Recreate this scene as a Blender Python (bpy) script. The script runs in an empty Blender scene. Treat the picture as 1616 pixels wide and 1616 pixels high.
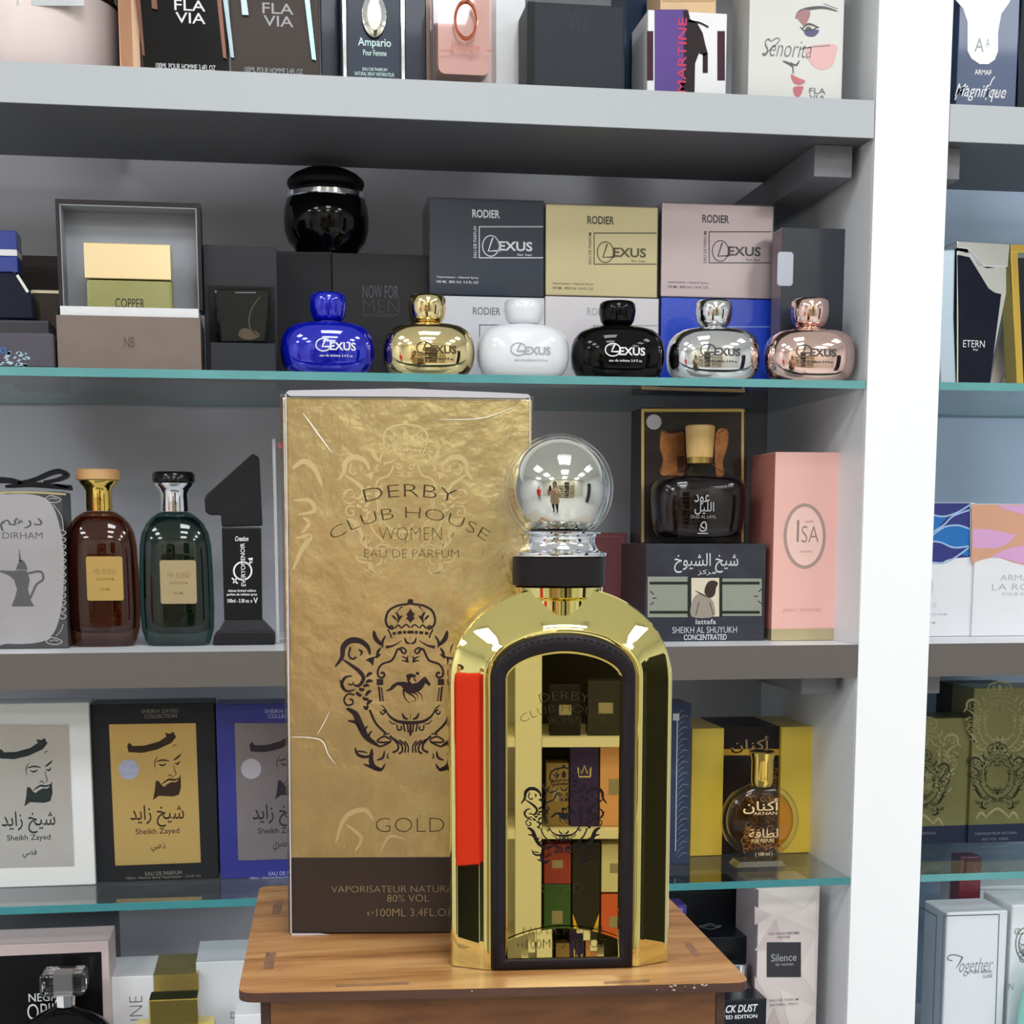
import bpy, bmesh, math, random, unicodedata
from mathutils import Vector, geometry
random.seed(7)
SC = bpy.context.scene
COL = SC.collection
R_ = math.radians

# ------------------------------------------------------------------ camera, world, lights, exposure
CAMZ = 1.40
FPX, CX, CY = 2400.0, 808.0, 1189.0
YAW, PITCH = R_(8.73), math.atan((CY - 850) / FPX)
cam = bpy.data.cameras.new('camera')
cam.sensor_width = 36
cam.lens = FPX / 1616 * 36
cam.shift_y = (CY - 808) / 1616
cam.clip_start = 0.02
camo = bpy.data.objects.new('camera', cam)
COL.objects.link(camo)
camo.location = (0, 0, CAMZ)
camo.rotation_euler = (math.pi / 2 - PITCH, 0, -YAW)
SC.camera = camo

world = bpy.data.worlds.new('world')
SC.world = world
world.use_nodes = True
world.node_tree.nodes['Background'].inputs[0].default_value = (0.92, 0.96, 1.0, 1)
world.node_tree.nodes['Background'].inputs[1].default_value = 0.5

def area(name, loc, size, power, rot=(0, 0, 0), color=(1, 1, 1)):
    l = bpy.data.lights.new(name, 'AREA')
    l.shape = 'RECTANGLE'
    l.size, l.size_y = size
    l.energy = power
    l.color = color
    o = bpy.data.objects.new(name, l)
    COL.objects.link(o)
    o.location = loc
    o.rotation_euler = rot
    return o

CEIL = 2.85
LAMPS = [(-1.6, -0.2), (0.25, -0.2), (2.1, -0.2), (-1.6, -1.5), (0.25, -1.5), (2.1, -1.5), (-1.6, -2.8), (0.25, -2.8), (2.1, -2.8), (-3.2, -1.5)]  # rows farther from the shelves include lamps added to light them deeper
for (lx, ly) in LAMPS:
    area('panel_lamp', (lx, ly, CEIL - 0.03), (0.6, 0.6), 30, color=(0.93, 0.965, 1.0))

SC.view_settings.view_transform = 'Standard'
SC.view_settings.look = 'None'
SC.view_settings.exposure = -0.78
SC.view_settings.gamma = 1.0
SC.view_settings.use_curve_mapping = False
SC.cycles.use_denoising = True
SC.cycles.max_bounces = 10
SC.cycles.transparent_max_bounces = 24
SC.cycles.caustics_reflective = False
SC.cycles.caustics_refractive = False
SC.cycles.sample_clamp_indirect = 6

# ------------------------------------------------------------------ camera geometry helpers
C0 = Vector((0, 0, CAMZ))
VR = Vector((math.cos(YAW), -math.sin(YAW), 0))
VF = Vector((math.sin(YAW) * math.cos(PITCH), math.cos(YAW) * math.cos(PITCH), -math.sin(PITCH)))
VU = VR.cross(VF)
ZV = Vector((0, 0, 1))

def ray(px, py):
    return VF + VR * ((px - CX) / FPX) - VU * ((py - CY) / FPX)
def onZ(px, py, z):
    d = ray(px, py)
    return C0 + d * ((z - CAMZ) / d.z)
def depth(p):
    return (Vector(p) - C0).dot(VF)
def along(px, O, u):                # distance s along u from O so that O+u*s projects to column px
    k = VR - VF * ((px - CX) / FPX)
    return -k.dot(O - C0) / k.dot(u)
def rise(py, P):                    # z on the vertical through P that projects to row py
    k = VU + VF * ((py - CY) / FPX)
    return P.z - k.dot(P - C0) / k.z
def colx(px, Y, z):
    O = Vector((0, Y, z))
    return along(px, O, Vector((1, 0, 0)))

class Frame:
    """A face: O its lower left corner, u to the right, n towards the viewer, v up."""
    def __init__(s, O, yaw=0.0, v=None):
        s.O = Vector(O)
        s.u = Vector((math.cos(yaw), math.sin(yaw), 0))
        s.v = ZV.copy() if v is None else v
        s.n = s.u.cross(s.v)
    def w(s, a, b, c=0.0):
        return s.O + s.u * a + s.v * b + s.n * c
    def pix(s, px, py, c=0.0):
        d = ray(px, py)
        P0 = s.O + s.n * c
        t = (P0 - C0).dot(s.n) / d.dot(s.n)
        q = C0 + d * t - P0
        return q.dot(s.u), q.dot(s.v)
    def scale(s):
        return depth(s.O) / FPX

# ------------------------------------------------------------------ materials
MC = {}
def lin(c):
    return tuple((x / 255 / 12.92) if x / 255 <= 0.04045 else ((x / 255 + 0.055) / 1.055) ** 2.4 for x in c) + (1,)

def mat(key, rgb, rough=0.5, metal=0.0, var=0.06, bump=0.0, nscale=60, coat=0.0, spec=0.5):
    if key in MC:
        return MC[key]
    if max(rgb) < 95 and metal < .3:
        spec, coat = min(spec, 0.2), coat * .3
    m = bpy.data.materials.new(key)
    m.use_nodes = True
    nt = m.node_tree
    b = nt.nodes['Principled BSDF']
    b.inputs['Roughness'].default_value = rough
    b.inputs['Metallic'].default_value = metal
    b.inputs['Coat Weight'].default_value = coat
    b.inputs['Coat Roughness'].default_value = 0.05
    b.inputs['Specular IOR Level'].default_value = spec
    tc = nt.nodes.new('ShaderNodeTexCoord')
    nz = nt.nodes.new('ShaderNodeTexNoise')
    nz.inputs['Scale'].default_value = nscale
    nz.inputs['Detail'].default_value = 4
    nt.links.new(tc.outputs['Object'], nz.inputs['Vector'])
    c = lin(rgb)
    mx = nt.nodes.new('ShaderNodeMix')
    mx.data_type = 'RGBA'
    mx.inputs[6].default_value = tuple(max(0, x * (1 - var)) for x in c[:3]) + (1,)
    mx.inputs[7].default_value = tuple(min(1, x * (1 + var)) for x in c[:3]) + (1,)
    nt.links.new(nz.outputs['Fac'], mx.inputs[0])
    nt.links.new(mx.outputs[2], b.inputs['Base Color'])
    if bump:
        bp = nt.nodes.new('ShaderNodeBump')
        bp.inputs['Strength'].default_value = bump
        bp.inputs['Distance'].default_value = 0.002
        nt.links.new(nz.outputs['Fac'], bp.inputs['Height'])
        nt.links.new(bp.outputs['Normal'], b.inputs['Normal'])
    MC[key] = m
    return m

def clear(key, tint, gloss=0.0, rough=0.02, ior=1.45):
    """Thin clear glass or film: see-through with a tint, mirror reflection by angle."""
    if key in MC:
        return MC[key]
    m = bpy.data.materials.new(key)
    m.use_nodes = True
    nt = m.node_tree
    for n in list(nt.nodes):
        nt.nodes.remove(n)
    out = nt.nodes.new('ShaderNodeOutputMaterial')
    tr = nt.nodes.new('ShaderNodeBsdfTransparent')
    tr.inputs[0].default_value = tuple(tint) + (1,)
    gl = nt.nodes.new('ShaderNodeBsdfGlossy')
    gl.inputs['Roughness'].default_value = rough
    fr = nt.nodes.new('ShaderNodeLayerWeight')
    fr.inputs['Blend'].default_value = 0.5
    pw = nt.nodes.new('ShaderNodeMath'); pw.operation = 'POWER'; pw.inputs[1].default_value = 5
    ad = nt.nodes.new('ShaderNodeMath'); ad.operation = 'MULTIPLY_ADD'; ad.use_clamp = True
    f0 = ((ior - 1) / (ior + 1)) ** 2
    ad.inputs[1].default_value = 1 - f0
    ad.inputs[2].default_value = f0 + gloss
    nt.links.new(fr.outputs['Facing'], pw.inputs[0])
    mx = nt.nodes.new('ShaderNodeMixShader')
    nt.links.new(pw.outputs[0], ad.inputs[0])
    nt.links.new(ad.outputs[0], mx.inputs[0])
    nt.links.new(tr.outputs[0], mx.inputs[1])
    nt.links.new(gl.outputs[0], mx.inputs[2])
    nt.links.new(mx.outputs[0], out.inputs[0])
    MC[key] = m
    return m

def refr(key, rgb, rough=0.0, ior=1.36):
    """Coloured liquid or solid crystal that bends light."""
    if key in MC:
        return MC[key]
    m = bpy.data.materials.new(key)
    m.use_nodes = True
    b = m.node_tree.nodes['Principled BSDF']
    b.inputs['Base Color'].default_value = lin(rgb)
    b.inputs['Transmission Weight'].default_value = 1.0
    b.inputs['Roughness'].default_value = rough
    b.inputs['IOR'].default_value = ior
    MC[key] = m
    return m

def wood(key, c1, c2, c3, scale=(3, 60, 60), rough=0.42):
    if key in MC:
        return MC[key]
    m = bpy.data.materials.new(key)
    m.use_nodes = True
    nt = m.node_tree
    b = nt.nodes['Principled BSDF']
    b.inputs['Roughness'].default_value = rough
    tc = nt.nodes.new('ShaderNodeTexCoord')
    mp = nt.nodes.new('ShaderNodeMapping')
    mp.inputs['Scale'].default_value = scale
    nt.links.new(tc.outputs['Object'], mp.inputs['Vector'])
    n1 = nt.nodes.new('ShaderNodeTexNoise')
    n1.inputs['Scale'].default_value = 2.2
    n1.inputs['Detail'].default_value = 6
    n1.inputs['Distortion'].default_value = 0.6
    nt.links.new(mp.outputs[0], n1.inputs['Vector'])
    n2 = nt.nodes.new('ShaderNodeTexNoise')
    n2.inputs['Scale'].default_value = 14
    n2.inputs['Detail'].default_value = 4
    nt.links.new(mp.outputs[0], n2.inputs['Vector'])
    ad = nt.nodes.new('ShaderNodeMath')
    ad.operation = 'MULTIPLY_ADD'
    ad.inputs[1].default_value = 0.35
    nt.links.new(n2.outputs['Fac'], ad.inputs[0])
    nt.links.new(n1.outputs['Fac'], ad.inputs[2])
    rp = nt.nodes.new('ShaderNodeValToRGB')
    e = rp.color_ramp.elements
    e[0].position, e[0].color = 0.42, lin(c1)
    e[1].position, e[1].color = 0.86, lin(c3)
    k = rp.color_ramp.elements.new(0.62)
    k.color = lin(c2)
    nt.links.new(ad.outputs[0], rp.inputs[0])
    nt.links.new(rp.outputs[0], b.inputs['Base Color'])
    MC[key] = m
    return m

# ------------------------------------------------------------------ mesh helpers (everything in world coordinates)
class MB:
    def __init__(s):
        s.v, s.f, s.mi = [], [], []
    def add(s, vs, fs, mi=0):
        o = len(s.v)
        s.v += [Vector(p) for p in vs]
        s.f += [tuple(i + o for i in f) for f in fs]
        s.mi += [mi] * len(fs)
        return s
    def build(s, name, m, parent=None, smooth=None, bevel=0.0, seg=2, recalc=True):
        org = parent['_o'] if (parent is not None and '_o' in parent) else (0, 0, 0)
        org = Vector(org)
        me = bpy.data.meshes.new(name)
        me.from_pydata([tuple(p - org) for p in s.v], [], s.f)
        ms = m if isinstance(m, (list, tuple)) else [m]
        for x in ms:
            me.materials.append(x)
        for p, i in zip(me.polygons, s.mi):
            p.material_index = min(i, len(ms) - 1)
        bm = bmesh.new()
        bm.from_mesh(me)
        if recalc:
            bmesh.ops.recalc_face_normals(bm, faces=bm.faces)
        if bevel:
            ed = [e for e in bm.edges if len(e.link_faces) == 2 and e.calc_face_angle(0) > 0.5]
            bmesh.ops.bevel(bm, geom=ed, offset=bevel, segments=seg, affect='EDGES', profile=0.5, clamp_overlap=True)
        bm.to_mesh(me)
        bm.free()
        if smooth is not None:
            me.shade_smooth()
            me.set_sharp_from_angle(angle=R_(smooth))
        o = bpy.data.objects.new(name, me)
        COL.objects.link(o)
        if parent is not None:
            o.parent = parent
            o['_o'] = tuple(org)
        return o

def thing(name, label, cat, O, group=None):
    o = bpy.data.objects.new(name, None)
    o.empty_display_size = 0.01
    COL.objects.link(o)
    o.location = O
    o['_o'] = tuple(O)
    o['label'], o['category'] = label, cat
    if group:
        o['group'] = group
    return o

def tag(o, label, cat, group=None):
    o['label'], o['category'] = label, cat
    if group:
        o['group'] = group
    return o

def struct(o, label=None):
    o['kind'] = 'structure'
    if label:
        o['label'] = label
        o['category'] = o.name.split('_')[0]
    return o

BOXF = [(0, 1, 2, 3), (7, 6, 5, 4), (0, 4, 5, 1), (1, 5, 6, 2), (2, 6, 7, 3), (3, 7, 4, 0)]
def wbox(mb, x0, x1, y0, y1, z0, z1, mi=0):
    return mb.add([(x0, y0, z0), (x1, y0, z0), (x1, y0, z1), (x0, y0, z1), (x0, y1, z0), (x1, y1, z0), (x1, y1, z1), (x0, y1, z1)], BOXF, mi)
def fbox(mb, F, a0, a1, b0, b1, c0, c1, mi=0, sidemi=None):
    """box in a face's frame: c0 the front (towards viewer), c1 the back; sidemi = material of left side"""
    vs = [F.w(a0, b0, c0), F.w(a1, b0, c0), F.w(a1, b1, c0), F.w(a0, b1, c0), F.w(a0, b0, c1), F.w(a1, b0, c1), F.w(a1, b1, c1), F.w(a0, b1, c1)]
    mb.add(vs, BOXF, mi)
    if sidemi is not None:
        mb.mi[-1] = sidemi
    return mb

def tess(pts):
    return geometry.tessellate_polygon([[Vector((p[0], p[1], 0)) for p in pts]])

def prism(mb, F, pts, c0, c1, mi=0):
    """outline pts (a,b) extruded between c0 (front) and c1 (back)"""
    n = len(pts)
    vs = [F.w(a, b, c0) for a, b in pts] + [F.w(a, b, c1) for a, b in pts]
    t = tess(pts)
    fs = [tuple(x) for x in t] + [tuple(i + n for i in reversed(x)) for x in t]
    fs += [(i, (i + 1) % n, (i + 1) % n + n, i + n) for i in range(n)]
    return mb.add(vs, fs, mi)

def loft(mb, rings, mi=0, cap0=True, cap1=True):
    n = len(rings[0])
    vs, fs = [], []
    for r in rings:
        vs += r
    for k in range(len(rings) - 1):
        for i in range(n):
            j = (i + 1) % n
            fs.append((k * n + i, k * n + j, (k + 1) * n + j, (k + 1) * n + i))
    if cap0:
        fs.append(tuple(range(n - 1, -1, -1)))
    if cap1:
        fs.append(tuple(range((len(rings) - 1) * n, len(rings) * n)))
    return mb.add(vs, fs, mi)

def spow(x, p):
    return math.copysign(abs(x) ** p, x)
def ring(c, rx, ry, z, ex=2.0, n=48, yaw=0.0):
    out = []
    for i in range(n):
        t = 2 * math.pi * i / n
        a, b = rx * spow(math.cos(t), 2 / ex), ry * spow(math.sin(t), 2 / ex)
        out.append(Vector((c[0] + a * math.cos(yaw) - b * math.sin(yaw), c[1] + a * math.sin(yaw) + b * math.cos(yaw), z)))
    return out

def spin(mb, c, prof, ratio=1.0, ex=2.0, n=48, yaw=0.0, mi=0, cap0=True, cap1=True):
    """prof: [(z, r)] or [(z, rx, ry)]"""
    return loft(mb, [ring(c, p[1], p[2] if len(p) > 2 else p[1] * ratio, p[0], ex, n, yaw) for p in prof], mi, cap0, cap1)

def pprof(c, rows):
    """pixel silhouette [(py, halfwidth px)] of a thing standing at c (x, y) -> [(z, r)]"""
    P = Vector((c[0], c[1], 1.0))
    out = []
    for py, hw in rows:
        z = rise(py, P)
        out.append((z, hw * depth((c[0], c[1], z)) / FPX))
    return out

def crom(pts, k=6, closed=False):
    """Catmull-Rom through points"""
    if len(pts) < 3:
        return [tuple(p) for p in pts]
    out = []
    n = len(pts)
    rng = range(n if closed else n - 1)
    for i in rng:
        p0 = pts[(i - 1) % n] if closed or i > 0 else pts[0]
        p1, p2 = pts[i], pts[(i + 1) % n]
        p3 = pts[(i + 2) % n] if closed or i + 2 < n else pts[-1]
        for j in range(k):
            t = j / k
            out.append(tuple(0.5 * (2 * b + (c - a) * t + (2 * a - 5 * b + 4 * c - d) * t * t + (3 * b - a - 3 * c + d) * t ** 3)
                             for a, b, c, d in zip(p0[:2], p1[:2], p2[:2], p3[:2])))
    if not closed:
        out.append(tuple(pts[-1][:2]))
    return out

# ---- ink: flat printing on a face, coordinates in photograph pixels converted onto that face
class Ink:
    def __init__(s, F, c=0.00012, wrap=None):
        s.F, s.c, s.wrap, s.mb = F, c, wrap, MB()
    def p(s, a, b):
        return s.F.w(a, b, s.c + (s.wrap(a, b) if s.wrap else 0))
    def loc(s, px, py):
        if s.wrap:
            a, b = s.F.pix(px, py)
            for _ in range(3):
                a, b = s.F.pix(px, py, s.wrap(a, b))
            return a, b
        return s.F.pix(px, py, s.c)
    def poly(s, pts, smooth=False):
        if smooth:
            pts = crom(pts, 4, True)
        return s.lpoly([s.loc(*q) for q in pts])
    def lpoly(s, pts):
        for t in tess(pts):
            s.mb.add([s.p(*pts[i]) for i in t], [(0, 1, 2)])
        return s
    def rect(s, x0, y0, x1, y1):
        return s.poly([(x0, y0), (x1, y0), (x1, y1), (x0, y1)])
    def frame(s, x0, y0, x1, y1, t):
        s.rect(x0, y0, x1, y0 + t); s.rect(x0, y1 - t, x1, y1); s.rect(x0, y0 + t, x0 + t, y1 - t); s.rect(x1 - t, y0 + t, x1, y1 - t)
        return s
    def line(s, pts, wd, taper=0, smooth=True, k=6, local=False):
        if smooth:
            pts = crom(pts, k)
        L = list(pts) if local else [s.loc(*q) for q in pts]
        sc = 1.0 if local else s.F.scale()
        n = len(L)
        left, right = [], []
        for i in range(n):
            a, b = L[max(0, i - 1)], L[min(n - 1, i + 1)]
            dx, dy = b[0] - a[0], b[1] - a[1]
            d = math.hypot(dx, dy) or 1e-9
            t = i / (n - 1)
            f = 1.0
            if taper == 1:
                f = 0.15 + 0.85 * math.sin(math.pi * min(1, max(0, t))) ** 0.7
            elif taper == 2:
                f = 1.0 - 0.9 * t
            elif taper == 3:
                f = 0.1 + 0.9 * t
            h = wd * sc * f / 2
            left.append((L[i][0] - dy / d * h, L[i][1] + dx / d * h))
            right.append((L[i][0] + dy / d * h, L[i][1] - dx / d * h))
        for i in range(n - 1):
            s.mb.add([s.p(*right[i]), s.p(*right[i + 1]), s.p(*left[i + 1]), s.p(*left[i])], [(0, 1, 2, 3)])
        return s
    def oval(s, x, y, rx, ry, wd=0, n=28):
        pts = [(x + rx * math.cos(2 * math.pi * i / n), y + ry * math.sin(2 * math.pi * i / n)) for i in range(n)]
        if wd:
            return s.line(pts + [pts[0]], wd, smooth=False)
        return s.poly(pts)
    def text(s, body, x0, y0, x1, y1, w=0.006, sag=0.0, rot=0, shear=0.0, flip=False):
        vs, fs = glyphs(body, w, shear)
        X = [v[0] for v in vs]; Y = [v[1] for v in vs]
        mx, Mx, my, My = min(X), max(X), min(Y), max(Y)
        xm, ym = (x0 + x1) / 2, (y0 + y1) / 2
        al, _ = s.loc(x0, ym); ar, _ = s.loc(x1, ym)
        _, bt = s.loc(xm, y0); _, bb = s.loc(xm, y1)
        W, H = ar - al, bt - bb
        ac, bc = (al + ar) / 2, (bt + bb) / 2
        out = []
        if sag:
            sg = sag * s.F.scale()
            r = (W * W / 4 + sg * sg) / (2 * sg)
            h = math.asin(min(1, W / 2 / abs(r)))
        for x, y in vs:
            p, q = (x - mx) / (Mx - mx), (y - my) / (My - my)
            if rot == 90:
                p, q = 1 - q, p
            elif rot == -90:
                p, q = q, 1 - p
            if sag:
                ph = (p - 0.5) * 2 * h
                hh = H - sg
                rr = r + (q - 1) * hh
                out.append((ac + rr * math.sin(ph), bt - r + rr * math.cos(ph)))
            else:
                out.append((ac + (p - 0.5) * W, bc + (q - 0.5) * H))
        s.mb.add([s.p(*q) for q in out], fs)
        return s
    def done(s, name, m, parent):
        return s.mb.build(name, m, parent, recalc=False)

GC = {}
def glyphs(body, w, shear):
    k = (body, w, shear)
    if k not in GC:
        c = bpy.data.curves.new('glyphs', 'FONT')
        c.body = body
        c.offset = w
        c.shear = shear
        c.resolution_u = 3
        o = bpy.data.objects.new('glyphs', c)
        COL.objects.link(o)
        dg = bpy.context.evaluated_depsgraph_get()
        me = bpy.data.meshes.new_from_object(o.evaluated_get(dg))
        GC[k] = ([(v.co.x, v.co.y) for v in me.vertices], [tuple(p.vertices) for p in me.polygons])
        bpy.data.objects.remove(o)
        bpy.data.curves.remove(c)
        bpy.data.meshes.remove(me)
    return GC[k]

NOJOIN = 'اأدذرزوة'
def arabic(s):
    out = []
    for i, ch in enumerate(s):
        if ch == ' ':
            out.append(' ')
            continue
        pj = i > 0 and s[i - 1] not in NOJOIN + ' '
        nj = i + 1 < len(s) and s[i + 1] != ' ' and ch not in NOJOIN
        form = 'MEDIAL' if pj and nj else 'FINAL' if pj else 'INITIAL' if nj else 'ISOLATED'
        try:
            out.append(unicodedata.lookup(unicodedata.name(ch) + ' ' + form + ' FORM'))
        except KeyError:
            out.append(ch)
    return ''.join(reversed(out))

# ------------------------------------------------------------------ levels of the shelving (heights) and its planes
Z_TOP, Z_G2, Z_S3, Z_G4, Z_5 = CAMZ + 0.3698, CAMZ + 0.1367, CAMZ - 0.0943, CAMZ - 0.3072, CAMZ - 0.520
YF, YB = 1.30, 1.575
XP0, XP1 = 0.5135, 0.580
XL, XR = -0.75, 1.45

# ------------------------------------------------------------------ the room and the shelving unit
M_back = mat('grey back panel', (192, 192, 200), 0.55, var=0.04, nscale=5)
M_backr = mat('blue grey back panel', (176, 196, 220), 0.5, var=0.04, nscale=5)
M_white = mat('white laminate', (238, 240, 243), 0.35, var=0.01)
M_grey = mat('light grey laminate', (186, 190, 194), 0.4, var=0.02, nscale=12)
M_mid = mat('taupe board front', (98, 91, 87), 0.4, var=0.03, nscale=12)  # fronts of the lower boards, darker in tone than the top ones
M_under = mat('shade toned board', (98, 98, 102), 0.5, var=0.02)  # grey darkened so the top boards' colour carries the shade beneath them
M_cleat = mat('grey painted wood', (120, 119, 124), 0.5)
M_glass = clear('clear shelf glass', (0.93, 0.97, 0.965))
M_edge = mat('polished glass edge', (92, 158, 160), 0.18, var=0.22, nscale=25, coat=0.3)
M_edged = mat('deep teal glass edge', (56, 134, 140), 0.18, var=0.2, nscale=25, coat=0.3)

mb = MB(); wbox(mb, XL, XP0 + 0.03, YB, YB + 0.02, Z_5 - 0.3, 2.7)
struct(mb.build('wall_back', M_back))
mb = MB(); wbox(mb, XP0 + 0.03, XR, YB, YB + 0.02, Z_5 - 0.3, 2.7)
struct(mb.build('wall_back_right', M_backr))
mb = MB(); wbox(mb, XL - 0.02, XL, YF, YB + 0.02, 0, 2.7)
struct(mb.build('wall_left', M_white))
mb = MB(); wbox(mb, XR, XR + 0.02, YF, YB + 0.02, 0, 2.7)
struct(mb.build('wall_right', M_white))
mb = MB(); wbox(mb, -4, 4, -4.2, YB + 0.3, -0.05, 0)
struct(mb.build('floor', mat('pale floor tile', (220, 219, 216), 0.25, var=0.03, nscale=3)))
mb = MB(); wbox(mb, -4, 4, -4.2, YB + 0.3, CEIL, CEIL + 0.05)
struct(mb.build('ceiling', mat('white ceiling', (236, 237, 234), 0.7, var=0.02)))
mb = MB(); wbox(mb, XL - 3.2, XR + 2.4, YF - .02, YF - .003, 2.02, CEIL)
struct(mb.build('bounce_panel', mat('white fascia', (240, 241, 242), 0.4, var=0.01)))  # unseen panel added above the shelves to brighten the ball's reflection
mb = MB(); wbox(mb, -4.02, -4, -4.2, YB + .3, 0, CEIL); struct(mb.build('wall_side_left', M_white))
mb = MB(); wbox(mb, 4, 4.02, -4.2, YB + .3, 0, CEIL); struct(mb.build('wall_side_right', M_white))
# upright divider
t = thing('divider_upright', 'white upright divider between the two shelving bays', 'divider', (0.545, YF, 0))
mb = MB(); wbox(mb, XP0, XP1, YF + 0.004, YB - 0.001, 0.0, 2.6); mb.build('upright_panel', M_white, t)
mb = MB(); wbox(mb, XP0, XP1, YF - 0.0015, YF + 0.0035, 0.0, 2.6); mb.build('front_edging', mat('white edging', (250, 251, 252), 0.3, var=0.005), t, bevel=0.0006)

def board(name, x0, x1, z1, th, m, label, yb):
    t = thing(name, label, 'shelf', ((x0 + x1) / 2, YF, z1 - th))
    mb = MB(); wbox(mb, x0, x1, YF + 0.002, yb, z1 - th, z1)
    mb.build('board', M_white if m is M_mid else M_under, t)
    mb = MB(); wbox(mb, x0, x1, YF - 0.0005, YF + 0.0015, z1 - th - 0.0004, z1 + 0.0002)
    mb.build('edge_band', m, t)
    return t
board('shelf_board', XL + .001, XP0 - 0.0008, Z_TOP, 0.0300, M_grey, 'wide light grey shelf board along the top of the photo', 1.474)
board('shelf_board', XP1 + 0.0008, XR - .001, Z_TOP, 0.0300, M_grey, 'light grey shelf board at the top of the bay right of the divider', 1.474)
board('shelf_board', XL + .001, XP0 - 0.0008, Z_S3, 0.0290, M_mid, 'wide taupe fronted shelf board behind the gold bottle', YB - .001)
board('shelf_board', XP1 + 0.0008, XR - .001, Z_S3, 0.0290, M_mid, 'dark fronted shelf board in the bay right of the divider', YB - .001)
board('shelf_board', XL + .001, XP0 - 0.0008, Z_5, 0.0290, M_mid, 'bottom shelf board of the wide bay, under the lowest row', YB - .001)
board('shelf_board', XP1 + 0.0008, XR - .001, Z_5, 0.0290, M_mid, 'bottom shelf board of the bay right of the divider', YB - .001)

def pane(x0, x1, z1, th, label, em):
    t = thing('glass_shelf', label, 'shelf', ((x0 + x1) / 2, YF, z1 - th))
    mb = MB(); wbox(mb, x0, x1, YF + 0.0012, YB - 0.003, z1 - th, z1); mb.build('pane', M_glass, t)
    mb = MB(); wbox(mb, x0, x1, YF, YF + 0.0011, z1 - th, z1); mb.build('front_edge', em, t)
    mb = MB(); wbox(mb, x0, x1, YB - 0.0029, YB - 0.0015, z1 - th, z1); mb.build('rear_edge', em, t)
pane(XL + .001, XP0 - 0.001, Z_G2, 0.0068, 'glass shelf under the row of round bottles', M_edge)
pane(XL + .001, XP0 - 0.001, Z_G4, 0.0066, 'glass shelf with deep teal edge under the portrait boxes', M_edged)
pane(XP1 + 0.001, XR - .001, Z_G2, 0.0068, 'glass shelf under the silver and navy bottle, right bay', M_edge)
pane(XP1 + 0.001, XR - .001, Z_G4, 0.0066, 'glass shelf under the ornate green gold boxes, right bay', M_edge)

def cleat(x0, x1, ztop, h, y0, label):
    mb = MB(); wbox(mb, x0, x1, y0, YB - 0.004, ztop - h, ztop - 0.0002)
    tag(mb.build('support_cleat', M_cleat, bevel=0.0006), label, 'cleat')
zt, zs = Z_TOP - 0.0300, Z_S3 - 0.0290
cleat(0.4705, 0.505, zt, 0.027, YF + 0.028, 'grey cleat under the top shelf, left of the divider')
cleat(XP1 + 0.001, XP1 + 0.021, zt, 0.027, YF + 0.02, 'grey cleat under the top shelf, right of the divider')
cleat(0.472, 0.506, zs, 0.0175, YF + 0.03, 'grey cleat under the taupe shelf above the yellow box')
cleat(XP1 + 0.001, XP1 + 0.026, zs, 0.019, YF + 0.03, 'grey cleat under the dark shelf, above the ornate boxes')

# ------------------------------------------------------------------ colours used on packaging
BLACK = mat('black card', (26, 26, 29), 0.4)
SOFTB = mat('matte black card', (38, 38, 41), 0.6)
WHITE = mat('white card', (232, 232, 235), 0.35, var=0.015)
I_W = mat('white ink', (235, 236, 238), 0.5, var=0.01)
I_LG = mat('pale grey ink', (170, 172, 176), 0.5, var=0.02)
I_G = mat('grey ink', (120, 120, 126), 0.5, var=0.03)
I_DG = mat('dark grey ink', (84, 84, 90), 0.5, var=0.03)
I_K = mat('black ink', (24, 20, 24), 0.35, var=0.03)
CHROME = mat('chrome', (226, 228, 232), 0.06, 1.0, var=0.01)
SILVER = mat('silver foil', (190, 192, 196), 0.28, 1.0, var=0.1, nscale=30)
GOLDM = mat('polished gold', (236, 200, 104), 0.08, 1.0, var=0.02)
GOLDF = mat('gold foil', (216, 178, 96), 0.3, 1.0, var=0.12, nscale=30)
FILM = clear('clear wrap', (0.96, 0.96, 0.97), 0.0, 0.06)
GCLR = clear('clear bottle glass', (0.95, 0.96, 0.96), 0.0)

def facebox(label, xl, xr, yt, Y, z0, dep, m, name='perfume_box', cat='perfume box', group=None, yaw=0.0, bev=0.0007, side=None, part='carton', z1=None):
    """carton whose front left edge stands at depth Y; columns xl..xr and row yt of its front in the photo"""
    O = Vector((colx(xl, Y, z0), Y, z0))
    F = Frame(O, yaw)
    W = along(xr, O, F.u)
    H = (rise(yt, O) if z1 is None else z1) - z0
    t = thing(name, label, cat, F.w(W / 2, 0, -dep / 2), group)
    mb = MB()
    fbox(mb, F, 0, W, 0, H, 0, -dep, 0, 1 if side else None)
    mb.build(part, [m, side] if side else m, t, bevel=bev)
    t['_w'], t['_h'] = W, H
    return t, F, W, H

# ================================================================== ROW 1: on the top board
Z = Z_TOP + 0.0003
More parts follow.
